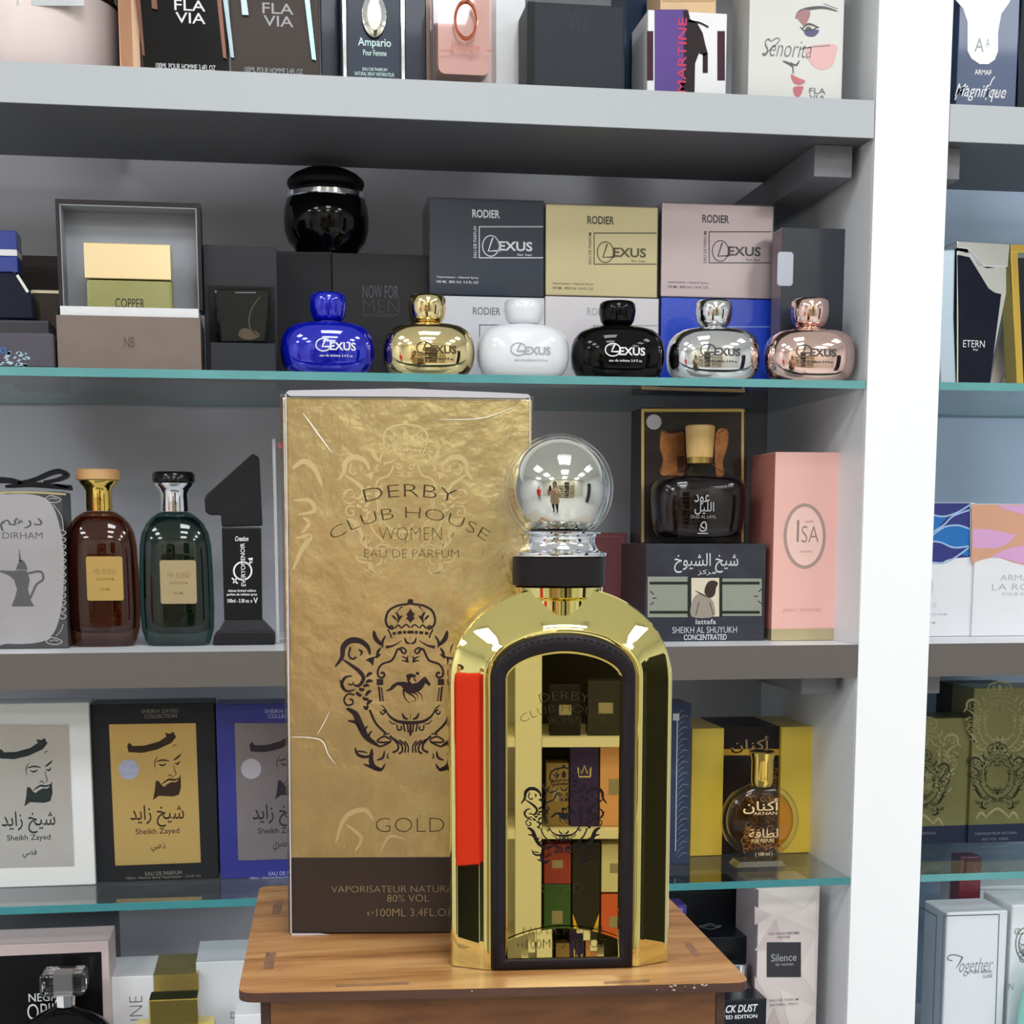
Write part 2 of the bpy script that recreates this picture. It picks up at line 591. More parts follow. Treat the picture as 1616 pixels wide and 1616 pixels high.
# round blush case, far left
cx0, cy0 = colx(64, 1.385, Z), 1.385
t = thing('perfume_case', 'round blush pink case with a dark gilded rim, far left of the top shelf', 'perfume case', (cx0, cy0, Z))
pr = pprof((cx0, cy0), [(112, 118), (20, 123)])
zt_ = pr[1][0]
mb = MB(); spin(mb, (cx0, cy0), [(Z, 0.0655), (Z + .004, 0.0675), (zt_, 0.0675), (zt_ + .0001, 0.0665)], n=72)
mb.build('case_body', mat('blush lacquer', (244, 226, 222), 0.3, var=0.01, coat=0.4), t, smooth=40)
mb = MB(); spin(mb, (cx0, cy0), [(zt_ + .0002, .0675), (zt_ + .001, .0686), (zt_ + .003, .0686), (zt_ + .004, .0675)], n=72)
mb.build('rim', mat('dark gilded rim', (94, 78, 52), 0.25, 0.8), t, smooth=40)
mb = MB(); spin(mb, (cx0, cy0), [(zt_ + .0042, .066), (zt_ + .012, .064), (zt_ + .05, .06)], n=72)
mb.build('lid', mat('black lacquer', (24, 22, 24), 0.2, coat=0.5), t, smooth=40)
F = Frame((cx0, cy0 - .0665, zt_))
k = Ink(F, .0008); k.rect(26, -40, 133, 9); k.done('label_plate', SILVER, t)

t, F, W, H = facebox('dark brown carton standing behind the round blush case', 128, 196, -60, 1.475, Z, .07, mat('dark brown card', (40, 28, 26), 0.35))
t, F, W, H = facebox('narrow copper mirrored box beside the round blush case', 190, 224, -60, 1.335, Z, .06, mat('copper mirror card', (196, 148, 118), 0.16, 0.85, var=0.2, nscale=14))
mb = MB(); fbox(mb, F, W * .62, W - .0008, .0005, H - .001, .0012, 0.0002); mb.build('edge_strip', mat('pale copper strip', (205, 168, 140), 0.3, 0.6), t)

def flavia(label, xl, xr, m, slat, tx, ty, sm, st, inkm):
    t, F, W, H = facebox(label, xl, xr, -70, 1.318, Z, .06, m, bev=.0009, group=None)
    for q in slat:
        mb = MB()
        prism(mb, F, [F.pix(*p) for p in q[0]], .0022, 0.0002)
        mb.build('side_strip', q[1], t, bevel=.0003)
    k = Ink(F, .0002)
    k.text('FLA', tx, ty - 20, tx + 49, ty - 3)
    k.text('VIA', tx + 2, ty, tx + 49, ty + 17)
    k.text('FOR MEN', tx - 8, ty - 40, tx + 56, ty - 30)
    k.text(st, sm[0], sm[1], sm[2], sm[3])
    k.done('lettering', inkm, t)
    return t
L_BLUE = mat('pale blue metallic strip', (126, 196, 214), 0.2, 0.6, var=0.2, nscale=20)
L_GB = mat('grey blue metallic strip', (136, 150, 156), 0.2, 0.7, var=0.2)
L_BR = mat('bronze metallic strip', (112, 76, 62), 0.25, 0.7, var=0.2)
flavia('black box with silver capitals and bronze side strips on the top shelf', 225, 362, mat('glossy black card', (19, 17, 19), 0.1, var=0.2, coat=0.5),
       [([(206, -60), (217, -60), (229, 90), (225, 88)], L_BR), ([(235, -60), (243, -60), (249, 17), (240, 15)], L_BR), ([(336, -60), (344, -60), (358, 95), (352, 92)], L_BR)], 275, 20, (246, 101, 340, 110), '100ML POUR HOMME 3.4FL.OZ', I_W)
flavia('brown box with silver capitals and pale blue strips, right of the black one', 365, 505, mat('brown matte card', (74, 64, 60), 0.45),
       [([(344, -60), (353, -60), (370, 93), (364, 92)], L_GB), ([(374, -60), (381, -60), (393, 26), (382, 25)], L_GB), ([(473, -60), (482, -60), (499, 97), (492, 95)], L_BLUE)], 414, 25, (386, 107, 478, 116), '100ML POUR HOMME 3.4FL.OZ', I_LG)

t, F, W, H = facebox('navy carton with a gold base band behind the framed navy box', 508, 673, -60, 1.375, Z, .05, mat('navy card', (16, 34, 66), 0.22, var=0.3, nscale=20, coat=0.4))
mb = MB(); fbox(mb, F, .0003, W - .0003, .0003, .0165, .0012, .0002); mb.build('base_band', mat('sparkling gold band', (214, 186, 128), 0.32, 0.8, var=0.3, nscale=200), t)

t, F, W, H = facebox('framed navy box with a silver oval medallion on the top shelf', 539, 641, -60, 1.32, Z, .045, mat('dark navy frame', (10, 16, 34), 0.25, coat=0.1))
k = Ink(F, .0002); k.rect(549, -50, 630, 124); k.done('front_panel', mat('deep blue gloss', (12, 32, 56), 0.2, var=0.4, nscale=18, coat=0.1), t)
mb = MB(); a, b = F.pix(590, 26); sc = F.scale()
n = 36
prism(mb, F, [(a + 19 * sc * math.cos(i / n * 6.283), b + 33 * sc * math.sin(i / n * 6.283)) for i in range(n)], .004, .0002)
md = mb.build('medallion', CHROME, t, bevel=.0012, smooth=50)
mb = MB(); prism(mb, F, [(a + 11 * sc * math.cos(i / n * 6.283), b + 23 * sc * math.sin(i / n * 6.283)) for i in range(n)], .0052, .0041)
o = mb.build('inlay', mat('cream enamel', (246, 238, 214), 0.2, coat=0.5), md, bevel=.0008)
for sx in (541, 633):
    mb = MB(); fbox(mb, F, F.pix(sx, 60)[0], F.pix(sx + 5, 60)[0], .002, H, .0022, .0002); mb.build('side_rail', CHROME, t)
k = Ink(F, .0004); k.text('Ampario', 565, 60, 617, 77, w=.01); k.text('Pour Femme', 573, 79, 610, 88)
k.text('EAU DE PARFUM', 572, 107, 611, 112); k.text('NATURAL SPRAY VAPORISATEUR', 560, 114, 622, 120); k.text('100 ML', 570, 122, 606, 126)
k.done('lettering', mat('pale mint ink', (206, 240, 232), 0.3), t)

# pale carton with rose bottle in front
t, F, W, H = facebox('pale silver carton behind the rose bottle on the top shelf', 673, 829, -60, 1.372, Z, .05, mat('pale silver card', (206, 207, 209), 0.3, 0.25, var=0.06, nscale=40))
mb = MB(); fbox(mb, F, .0002, .003, 0.0003, H, .0015, .0002); mb.build('corner_strip', mat('tan card', (196, 160, 132), 0.4), t)
ROSE = clear('rose tinted glass', (0.97, 0.88, 0.86), 0.03)
O = Vector((colx(684, 1.325, Z), 1.325, Z)); F = Frame(O); W = along(783, O, F.u); sc = F.scale()
t = thing('perfume_bottle', 'rose pink rectangular bottle with a copper ring on the top shelf', 'perfume bottle', F.w(W / 2, 0, -.012))
def rrect(F, x0, y0, x1, y1, r, n=6):
    a0, b0 = F.pix(x0, y1); a1, b1 = F.pix(x1, y0)
    out = []
    for (cx, cy, s) in ((a1 - r, b1 - r, 0), (a0 + r, b1 - r, 90), (a0 + r, b0 + r, 180), (a1 - r, b0 + r, 270)):
        for i in range(n + 1):
            an = R_(s + 90 * i / n)
            out.append((cx + r * math.cos(an), cy + r * math.sin(an)))
    return out
pts = rrect(F, 684, -50, 783, 125, .009); bz = min(p[1] for p in pts); pts = [(a, b - bz) for a, b in pts]
mb = MB(); prism(mb, F, pts, 0, -.03); mb.build('glass_body', ROSE, t, bevel=.002)
pts2 = rrect(F, 693, -45, 774, 112, .006)
mb = MB(); prism(mb, F, pts2, -.007, -.025); mb.build('liquid', mat('rose liquid', (228, 186, 180), 0.25, coat=0.5, var=0.05), t, bevel=.001)
mb = MB(); a, b = F.pix(735, 32)
n = 40
outer = [(a + 19 * sc * math.cos(i / n * 6.283), b + 31 * sc * math.sin(i / n * 6.283)) for i in range(n)]
rings = []
for (r_, c_) in ((.78, .0005), (.85, .003), (.95, .0035), (1.0, .0005)):
    rings.append([F.w(a + (p[0] - a) * r_, b + (p[1] - b) * r_, c_) for p in outer])
loft(mb, rings, cap0=False, cap1=False)
mb.build('copper_ring', mat('copper metal', (222, 142, 108), 0.15, 1.0), t, smooth=60, recalc=True)
k = Ink(F, .0006); k.text('Rouge', 713, 67, 757, 84); k.rect(694, 79, 711, 81); k.rect(767, 79, 779, 81); k.done('lettering', mat('copper ink', (160, 96, 84), 0.3, 0.4), t)

t, F, W, H = facebox('large plain charcoal box in the middle of the top shelf', 832, 982, 2, 1.325, Z, .075, mat('charcoal card', (47, 50, 57), 0.42, var=0.1, nscale=16), side=BLACK)
mb = MB(); fbox(mb, F, .0003, .006, .0003, H - .0003, .0011, .0002); mb.build('spine', BLACK, t)
k = Ink(F, .0002); k.text('WS', 897, 18, 928, 48, w=-.01); k.done('embossed_mark', mat('dark embossing', (58, 60, 66), 0.3), t)

t, F, W, H = facebox('tall dark blue box behind the purple and white box', 985, 1046, -60, 1.395, Z, .06, mat('petrol blue card', (14, 44, 74), 0.25, var=0.5, nscale=14, coat=0.3))
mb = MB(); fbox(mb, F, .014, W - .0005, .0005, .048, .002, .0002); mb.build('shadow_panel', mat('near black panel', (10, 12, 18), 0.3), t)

t, F, W, H = facebox('half purple half white box with a suited silhouette, top shelf', 1021, 1145, 15, 1.33, Z, .06, mat('bright white card', (244, 243, 244), 0.35, var=0.01))
PURP = mat('purple card', (86, 54, 142), 0.4)
k = Ink(F, .0002); k.rect(1033, 15, 1085, 147); k.done('purple_panel', PURP, t)
for (wx0, wx1) in ((1021, 1031), (1132, 1144)):
    k = Ink(F, .0002); k.rect(wx0, 49, wx1, 127); k.done('side_window', mat('maroon window', (70, 40, 52), 0.3), t)
k = Ink(F, .00035); k.poly([(1078, 17), (1086, 16), (1089, 30), (1100, 36), (1109, 52), (1113, 70), (1117, 84), (1112, 88), (1103, 84), (1097, 100), (1096, 147), (1076, 147), (1080, 110), (1079, 70), (1082, 50)])
k.line([(1086, 33), (1104, 36), (1118, 43)], 3); k.rect(1109, 84, 1117, 115); k.done('silhouette', mat('brown black ink', (44, 34, 36), 0.4), t)
k = Ink(F, .0005); k.text('MARTINE', 1069, 28, 1083, 146, rot=90, w=.01); k.done('lettering', mat('magenta ink', (206, 42, 96), 0.4), t)
zb = Z + H + .0003
t2, F, W, H = facebox('peach box lying on top of the purple and white box', 1042, 1130, -40, 1.335, zb, .05, mat('peach card', (226, 190, 146), 0.45))
k = Ink(F, .0002); k.rect(1045, 0, 1128, 3); k.done('printed_line', mat('tan ink', (196, 158, 116), 0.5), t2)

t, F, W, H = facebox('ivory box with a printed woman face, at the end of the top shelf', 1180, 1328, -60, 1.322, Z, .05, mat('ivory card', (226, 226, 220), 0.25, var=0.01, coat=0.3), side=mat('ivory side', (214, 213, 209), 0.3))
FACEG = mat('face grey ink', (96, 92, 96), 0.4)
k = Ink(F, .0002)
k.line([(1256, 30), (1260, 20), (1275, 14), (1300, 12), (1322, 18)], 5, 1); k.line([(1300, 6), (1322, 14)], 6, 1)
k.line([(1262, 42), (1274, 50), (1292, 42)], 3, 1); k.line([(1266, 45), (1276, 38), (1293, 44)], 3.5, 1); k.oval(1276, 47, 5, 5)
k.line([(1235, 96), (1246, 101), (1252, 106)], 4, 1); k.line([(1247, 98), (1256, 103), (1262, 95)], 3, 1); k.line([(1251, 106), (1252, 116)], 2)
k.done('face_print', FACEG, t)
k = Ink(F, .00022); k.poly([(1256, 22), (1272, 15), (1279, 22), (1270, 40), (1262, 34)], True); k.done('eyeshadow_print', mat('muted rose ink', (176, 130, 132), 0.5), t)
k = Ink(F, .00026); k.poly([(1270, 50), (1292, 47), (1286, 57), (1274, 57)], True); k.done('eyelid_print', mat('violet ink', (98, 92, 130), 0.5), t)
k = Ink(F, .00022); k.poly([(1272, 76), (1318, 70), (1318, 92), (1312, 105), (1298, 110), (1282, 103)], True); k.done('blush_print', mat('pink blush ink', (238, 190, 186), 0.5), t)
k = Ink(F, .0003); k.poly([(1248, 117), (1258, 122), (1271, 128), (1262, 134), (1252, 130)], True); k.poly([(1252, 138), (1264, 136), (1268, 138), (1262, 152), (1254, 150)], True); k.done('lip_print', mat('lip red ink', (206, 116, 124), 0.4), t)
k = Ink(F, .00032); k.text('Senorita', 1203, 62, 1281, 90, w=-.012, shear=.35); k.line([(1262, 78), (1282, 74), (1310, 72)], 1.2); k.line([(1216, 66), (1226, 60), (1230, 64), (1216, 78), (1204, 86)], 1.4); k.text('FLA', 1277, 139, 1303, 148); k.text('VIA', 1277, 150, 1303, 157); k.done('lettering', I_G, t)

# right bay, top
t, F, W, H = facebox('navy box with a white curved emblem and script, top of the right bay', 1508, 1602, -60, 1.318, Z, .05, mat('slate navy card', (58, 78, 116), 0.3, var=0.12, nscale=12, coat=0.3))
k = Ink(F, .0002); k.poly([(1508, -50), (1508, 0), (1520, 13), (1527, 34), (1527, 80), (1533, 92), (1546, 101), (1560, 101), (1570, 94), (1575, 80), (1575, 50), (1580, 22), (1594, 2), (1602, -50)]); k.done('emblem_plate', mat('glossy white', (248, 250, 252), 0.12, var=0.01), t)
k = Ink(F, .00035); k.text('A', 1538, 60, 1553, 82); k.text('A', 1556, 60, 1562, 75); k.done('emblem', I_LG, t)
k = Ink(F, .0002); k.text('ARMAF', 1538, 110, 1565, 118, w=.02); k.text('Magnifique', 1507, 133, 1588, 160, shear=.4); k.line([(1507, 158), (1514, 142), (1528, 136)], 2); k.line([(1555, 158), (1564, 130), (1570, 121)], 1.8); k.text('Pour Homme', 1562, 144, 1588, 150, shear=.3); k.done('lettering', I_W, t)
t, F, W, H = facebox('near black box at the right end of the right bay top shelf', 1604, 1690, -60, 1.33, Z, .05, mat('blue black card', (18, 24, 40), 0.3))
k = Ink(F, .0002); k.frame(1607, -50, 1680, 160, 2); k.done('border_print', mat('dim blue line', (34, 44, 66), 0.4), t)

# ================================================================== ROW 2: on the upper glass shelf
Z = Z_G2 + 0.0003
NAVYG = mat('navy glass', (13, 22, 44), 0.1, coat=0.2, var=0.3, nscale=18)
# two low boxes and a blue bottle at the far left
t, F, W, H = facebox('low grey box under the blue capped bottle at the far left', -70, 80, 503, 1.385, Z, .06, mat('grey card', (72, 70, 75), 0.5))
k = Ink(F, .0002); k.rect(-60, 507, 76, 509); k.done('printed_line', mat('mid grey line', (90, 88, 94), 0.5), t)
zl = Z + H + .0003
t, F, W, H = facebox('low mauve grey box printed with crystals at the far left of the glass shelf', -70, 88, 522, 1.32, Z, .055, mat('mauve grey card', (86, 82, 92), 0.35, var=0.2, nscale=30), bev=.003)
k = Ink(F, .0002)
random.seed(3)
for i in range(26):
    x, y = random.uniform(0, 46), random.uniform(556, 577)
    q = random.uniform(2, 5)
    k.poly([(x - q, y + random.uniform(0, 3)), (x, y - q * .6), (x + q, y - 1), (x + q * .4, y + q * .6)])
k.done('crystal_print', mat('ice blue ink', (178, 204, 224), 0.25, 0.3), t)
k = Ink(F, .0003); k.oval(5, 553, 4, 4, 2.2); k.done('ring_print', mat('cobalt ink', (48, 108, 178), 0.4), t)
cc = (colx(-8, 1.415, zl), 1.415)
t = thing('perfume_bottle', 'dark navy bottle with a blue and white square cap at the far left', 'perfume bottle', (cc[0], cc[1], zl))
F = Frame((cc[0] - .03, cc[1] - .022, zl)); sc = F.scale()
P = [F.pix(*p) for p in ((-60, 505), (55, 505), (52, 470), (40, 442), (20, 428), (-40, 428), (-60, 440))]
b0 = P[0][1]; P = [(a, b - b0) for a, b in P]
mb = MB(); prism(mb, F, P, 0, -.04); mb.build('glass_body', NAVYG, t, bevel=.002)
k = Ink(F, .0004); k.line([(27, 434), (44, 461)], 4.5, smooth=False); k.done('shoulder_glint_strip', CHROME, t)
bz = F.pix(0, 428)[1] - b0
def capbox(y1, y0, m, nm, c0, c1, x1=14):
    mb = MB(); fbox(mb, F, F.pix(-34, 400)[0], F.pix(x1, 400)[0], F.pix(0, y1)[1] - b0, F.pix(0, y0)[1] - b0, c0, c1); return mb.build(nm, m, t, bevel=.0006)
COB = mat('cobalt cap', (18, 52, 150), 0.2, coat=0.5)
capbox(428.5, 403, COB, 'cap_base', -.004, -.03, 26); capbox(402.6, 392, WHITE, 'white_band', -.0035, -.03, 26); capbox(391.6, 362, COB, 'cap_top', -.004, -.03, 26)
for o_ in t.children:
    if o_.name.startswith(('cap', 'white')): pass

t, F, W, H = facebox('dark brown box behind the blue capped bottle', 22, 100, 402, 1.475, Z, .05, mat('umber card', (52, 44, 42), 0.4, var=0.15, nscale=20))
k = Ink(F, .0002); k.rect(26, 414, 96, 421); k.done('printed_line', mat('umber line', (70, 58, 52), 0.5), t)
cc = (colx(69, 1.42, Z), 1.42)
t = thing('perfume_bottle', 'smoky brown flat bottle with a pale top line beside the open brown box', 'perfume bottle', (cc[0], cc[1], Z))
F = Frame((cc[0] - .015, cc[1] - .008, Z))
P = [F.pix(*p) for p in ((42, 578), (86, 578), (96, 440), (94, 434), (40, 434), (38, 440))]
bb = P[0][1]; P = [(a, b - bb) for a, b in P]
mb = MB(); prism(mb, F, P, 0, -.018); mb.build('glass_body', mat('smoky brown glass', (58, 46, 42), 0.1, coat=0.6, var=0.3, nscale=30), t, bevel=.0015)
mb = MB(); fbox(mb, F, F.pix(40, 434)[0], F.pix(93, 434)[0], F.pix(0, 438.5)[1] - bb, F.pix(0, 434)[1] - bb, .0012, .0001); mb.build('top_line', mat('pale gilt line', (214, 204, 180), 0.25, 0.5), t)

# open brown box with a gold capped bottle
BRN = mat('brown leatherette card', (122, 106, 96), 0.5, var=0.16, nscale=45, bump=0.1)
Yb = 1.318
O = Vector((colx(92, Yb, Z), Yb, Z)); F = Frame(O); W = along(318, O, F.u)
t = thing('gift_box', 'open brown gift box with an upright grey lined lid', 'gift box', F.w(W / 2, 0, -.045))
hb = F.pix(100, 497)[1]; D = .075
mb = MB(); th = .0022
fbox(mb, F, 0, W, 0, hb, 0, -th); fbox(mb, F, 0, W, 0, hb, -D + th, -D); fbox(mb, F, 0, th, 0, hb, -th, -D + th); fbox(mb, F, W - th, W, 0, hb, -th, -D + th); fbox(mb, F, th, W - th, 0, th, -th, -D + th)
mb.build('base', BRN, t)
TRAY = mat('white tray card', (226, 226, 228), 0.5)
hi = F.pix(100, 482)[1]; a0, a1 = F.pix(95, 490, -.003)[0], F.pix(313, 490, -.003)[0]
mb = MB()
fbox(mb, F, a0, a1, th + .0003, hi, -.0026, -.0042); fbox(mb, F, a0, a1, th + .0003, hi, -D + .0042, -D + .0026)
fbox(mb, F, a0, a0 + .0016, th + .0003, hi, -.0043, -D + .0043); fbox(mb, F, a1 - .0016, a1, th + .0003, hi, -.0043, -D + .0043)
mb.build('tray', TRAY, t)
mb = MB(); zs_ = F.pix(190, 505, -.02)[1]; fbox(mb, F, a0 + .0018, a1 - .0018, zs_ - .002, zs_, -.0045, -D + .0045); mb.build('tray_insert', mat('grey tray card', (188, 192, 198), 0.5), t)
cl = -D - .001
A0, A1 = F.pix(97, 400, cl)[0], F.pix(320, 400, cl)[0]
B0, B1 = F.pix(100, 492, cl)[1], F.pix(100, 325, cl)[1]
LIDM = mat('dark lid card', (52, 47, 50), 0.5)
rm = .0048; dl = .03
mb = MB()
fbox(mb, F, A0, A1, B1 - .0035, B1, cl + .028, cl - .001); fbox(mb, F, A0, A0 + .003, B0, B1 - .0035, cl + .028, cl - .001); fbox(mb, F, A1 - .003, A1, B0, B1 - .0035, cl + .028, cl - .001)
fbox(mb, F, A0, A1, B0, B1, cl - .001, cl - .003)
lid = mb.build('lid', LIDM, t)
LIN = mat('pale grey lining', (168, 170, 176), 0.55, var=0.02)
mb = MB()
fbox(mb, F, A0 + .0031, A1 - .0031, B0, B1 - .0036, cl - .0004, cl - .0009)
fbox(mb, F, A0 + .0031, A1 - .0031, B1 - .0046, B1 - .0036, cl + .027, cl - .0003); fbox(mb, F, A0 + .0031, A0 + .0041, B0, B1 - .0047, cl + .027, cl - .0003); fbox(mb, F, A1 - .0041, A1 - .0031, B0, B1 - .0047, cl + .027, cl - .0003)
mb.build('lid_lining', LIN, lid)
k = Ink(F, .0003); k.text('NB', 196, 532, 212, 548, w=-.01); k.done('embossed_mark', mat('brown embossing', (92, 76, 68), 0.5), t)
zt2 = Z + zs_
gx = (colx(204, Yb + .038, zt2), Yb + .038)
t = thing('perfume_bottle', 'olive glass bottle with a tall flat gold cap in the open brown box', 'perfume bottle', (gx[0], gx[1], zt2 + .0003))
F = Frame((gx[0] - .03, gx[1] - .014, zt2 + .0003))
a0, a1 = F.pix(136, 470)[0], F.pix(273, 470)[0]; bt = F.pix(200, 441)[1]
mb = MB(); fbox(mb, F, a0, a1, 0, bt, 0, -.028); mb.build('glass_body', mat('olive glass', (152, 150, 92), 0.1, coat=0.8, var=0.2, nscale=30), t, bevel=.003)
mb = MB(); fbox(mb, F, F.pix(133, 420)[0], F.pix(270, 420)[0], bt + .0003, F.pix(200, 384)[1], 0.0005, -.0285); mb.build('cap', mat('brushed gold', (250, 226, 184), 0.22, 0.85, var=0.04, nscale=10), t, bevel=.0008)
k = Ink(F, .0003); k.text('COPPER', 182, 471, 228, 486, w=-.005); k.done('lettering', mat('olive black ink', (52, 50, 34), 0.4), t)

# dark open gift box with black bottle
Yd = 1.325
O = Vector((colx(333, Yd, Z), Yd, Z)); F = Frame(O); W = along(436, O, F.u)
t = thing('gift_box', 'open matte black gift box holding a black bottle', 'gift box', F.w(W / 2, 0, -.035))
hb = F.pix(380, 541)[1]
mb = MB(); fbox(mb, F, 0, W, 0, hb, 0, -.05); mb.build('base', mat('slate black card', (48, 49, 55), 0.55), t, bevel=.0008)
mb = MB(); a0, a1 = F.pix(322, 430, -.065)[0], F.pix(437, 430, -.065)[0]; fbox(mb, F, a0, a1, 0, F.pix(380, 391, -.06)[1], -.0505, -.08)
mb.build('lid', mat('charcoal lid card', (56, 56, 60), 0.55), t, bevel=.0008)
mb = MB(); fbox(mb, F, a0 + .004, a1 - .003, hb + .0005, F.pix(380, 452, -.05)[1], -.0478, -.0503); mb.build('lining', mat('black lining', (22, 22, 24), 0.5), t)
zb = Z + hb + .0003
bx = (colx(382, Yd + .024, zb), Yd + .024)
t = thing('perfume_bottle', 'tapered black glass bottle standing in the matte black gift box', 'perfume bottle', (bx[0], bx[1], zb))
F = Frame((bx[0] - .025, bx[1] - .016, zb))
P = [F.pix(*p) for p in ((348, 540), (420, 540), (427, 460), (424, 453), (340, 453), (337, 460))]; bb = P[0][1]; P = [(a, b - bb) for a, b in P]
mb = MB(); prism(mb, F, P, 0, -.032); mb.build('glass_body', mat('black glass', (18, 19, 19), 0.08, coat=0.15, var=0.2), t, bevel=.002)
k = Ink(F, .0003); k.line([(412, 466), (396, 490), (394, 516), (408, 530)], 2, 1); k.poly([(376, 527), (384, 518), (402, 522), (410, 530), (396, 536), (382, 534)], True); k.done('etched_mark', mat('dull bronze', (84, 72, 58), 0.3, 0.5), t)
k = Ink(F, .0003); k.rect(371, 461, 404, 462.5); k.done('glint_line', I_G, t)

t1, F, W, H = facebox('plain black box beneath the left half of the black jar', 436, 526, 396, 1.418, Z, .055, SOFTB)
k = Ink(F, .0002); k.rect(437, 398, 524, 400); k.done('edge_print', mat('grey black line', (54, 54, 58), 0.5), t1)
HJ = Z + H
t2, F, W, H = facebox('black box with grey block capitals beneath the black jar', 527, 679, 398, 1.418, Z, .055, mat('soft black card', (42, 41, 43), 0.5), z1=HJ)
k = Ink(F, .0002); k.text('NOW FOR', 572, 450, 629, 471, w=.008); k.done('title_print', I_DG, t2)
k = Ink(F, .0002); k.text('MEN', 573, 473, 630, 493, w=-.025); k.text('EAU DE PARFUM', 573, 495, 628, 500); k.done('lettering', mat('faint grey ink', (74, 74, 80), 0.5), t2)

# black jar
zj = HJ + .0003
jc = (colx(516, 1.449, zj), 1.449)
t = thing('cream_jar', 'round glossy black jar with a domed lid and silver ring', 'jar', (jc[0], jc[1], zj))
JB = mat('glossy black glaze', (7, 7, 8), 0.05, coat=0.15, spec=0.35)
pf = pprof(jc, [(396, 46), (393, 52), (384, 60), (368, 65.5), (348, 67), (330, 65.5), (318, 62)])
pf[0] = (zj, pf[0][1])
mb = MB(); spin(mb, jc, pf, n=56); mb.build('jar_body', JB, t, smooth=60)
mb = MB(); spin(mb, jc, pprof(jc, [(317.6, 62), (316, 63.5), (309, 63.5), (307.5, 62)]), n=56); mb.build('silver_ring', CHROME, t, smooth=40)
mb = MB(); spin(mb, jc, pprof(jc, [(307.2, 52), (301, 52), (298, 58), (292, 61), (286, 60), (277, 50), (270, 36), (266, 18), (264.5, 3)]), n=56); mb.build('lid', mat('satin black lid', (14, 14, 15), 0.45), t, smooth=60)

# boxes with the ringed initial, two tiers of three
def logo(k, x0, y0, x1, y1, th=1.6):
    """ringed slanted L followed by EXUS"""
    h, w = y1 - y0, x1 - x0
    k.oval(x0 + w * .17, (y0 + y1) / 2, w * .165, h * .48, th)
    k.line([(x0 + w * .21, y0 + h * .12), (x0 + w * .12, y0 + h * .74), (x0 + w * .36, y0 + h * .72)], th * 1.5, smooth=False)
    k.text('EXUS', x0 + w * .33, y0 + h * .3, x1, y0 + h * .74, w=.025)
def rodier(label, xl, xr, yt, z0, m, ink, full, yb, kw=None):
    t, F, W, H = facebox(label, xl, xr, yt, 1.405, z0, .06, m, bev=.0009, group=None)
    k = Ink(F, .0002)
    w = xr - xl; s_ = w / 182
    X = lambda v: xl + v * s_
    if full:
        k.text('RODIER', X(68), yt + 20, X(112), yt + 33, w=.025)
        logo(k, X(84), yt + 60, X(164), yt + 94)
        k.rect(X(80), yt + 46, xr - 1, yt + 47.6); k.rect(X(80), yt + 95, xr - 1, yt + 96.6); k.rect(X(78.5), yt + 46, X(80), yt + 96.6)
        k.text('EAU DE PARFUM', X(70), yt + 46, X(75), yt + 96, rot=90)
        k.text('for her', X(140), yt + 89, X(164), yt + 93)
        k.text('Vaporisateur - Natural Spray', X(11), yt + 125, X(78), yt + 129); k.text('100 ML  80% Vol  3.4 FL OZ', X(11), yt + 132, X(78), yt + 136)
    else:
        k.text('RODIER', X(68), yt + 19, X(112), yt + 31); k.rect(X(78), yt + 46, xr - 1, yt + 47.6); k.rect(X(78), yt + 46, X(79.4), yt + 100)
    k.done('lettering', ink, t)
    mb = MB(); fbox(mb, F, -.0006, W + .0006, -.0001, H + .0004, .0009, -.0608); mb.build('cellophane', FILM, t)
    return H
wz = Z
h1 = rodier('white box in the lower tier, behind the white bottle', 679, 859, 466, Z, WHITE, I_G, False, 0)
h2 = rodier('white box in the lower tier, behind the black bottle', 860, 1038, 467, Z, mat('warm white card', (236, 230, 232), 0.35, var=0.01), I_LG, False, 0)
h3 = rodier('bright blue box in the lower tier, behind the silver bottle', 1042, 1217, 469, Z, mat('bright blue card', (38, 78, 214), 0.3, var=0.12, nscale=150), mat('light blue ink', (150, 180, 240), 0.4), False, 0)
rodier('slate blue box atop the tier, leftmost of the boxes with ringed initials', 678, 858, 311, Z + h1 + .0007, mat('slate foil card', (46, 54, 70), 0.3, 0.1, var=0.2, nscale=10), I_W, True, 0)
rodier('pale gold box in the middle of the upper tier of boxes', 861, 1037, 321, Z + h2 + .0007, mat('pale gold card', (206, 192, 146), 0.3, 0.35, var=0.06, nscale=10), mat('olive ink', (92, 86, 62), 0.5), True, 0)
rodier('pale pink box at the right of the upper tier of boxes', 1043, 1218, 319, Z + h3 + .0007, mat('pale pink card', (206, 186, 188), 0.28, 0.3, var=0.06, nscale=10), I_DG, True, 0)

t, F, W, H = facebox('tall charcoal box with a pale sticker, beside the pink box', 1229, 1327, 358, 1.3625, Z, .028, mat('charcoal gloss card', (62, 64, 72), 0.2, var=0.12, nscale=14, coat=0.4), side=mat('pink reflection side', (128, 110, 114), 0.3))  # left side tinted mauve to hold a pinkish reflection
mb = MB(); prism(mb, F, rrect(F, 1226, 398, 1252, 451, .003), .0006, .0002); mb.build('sticker', mat('pale sticker', (196, 200, 214), 0.5, var=0.01), t)

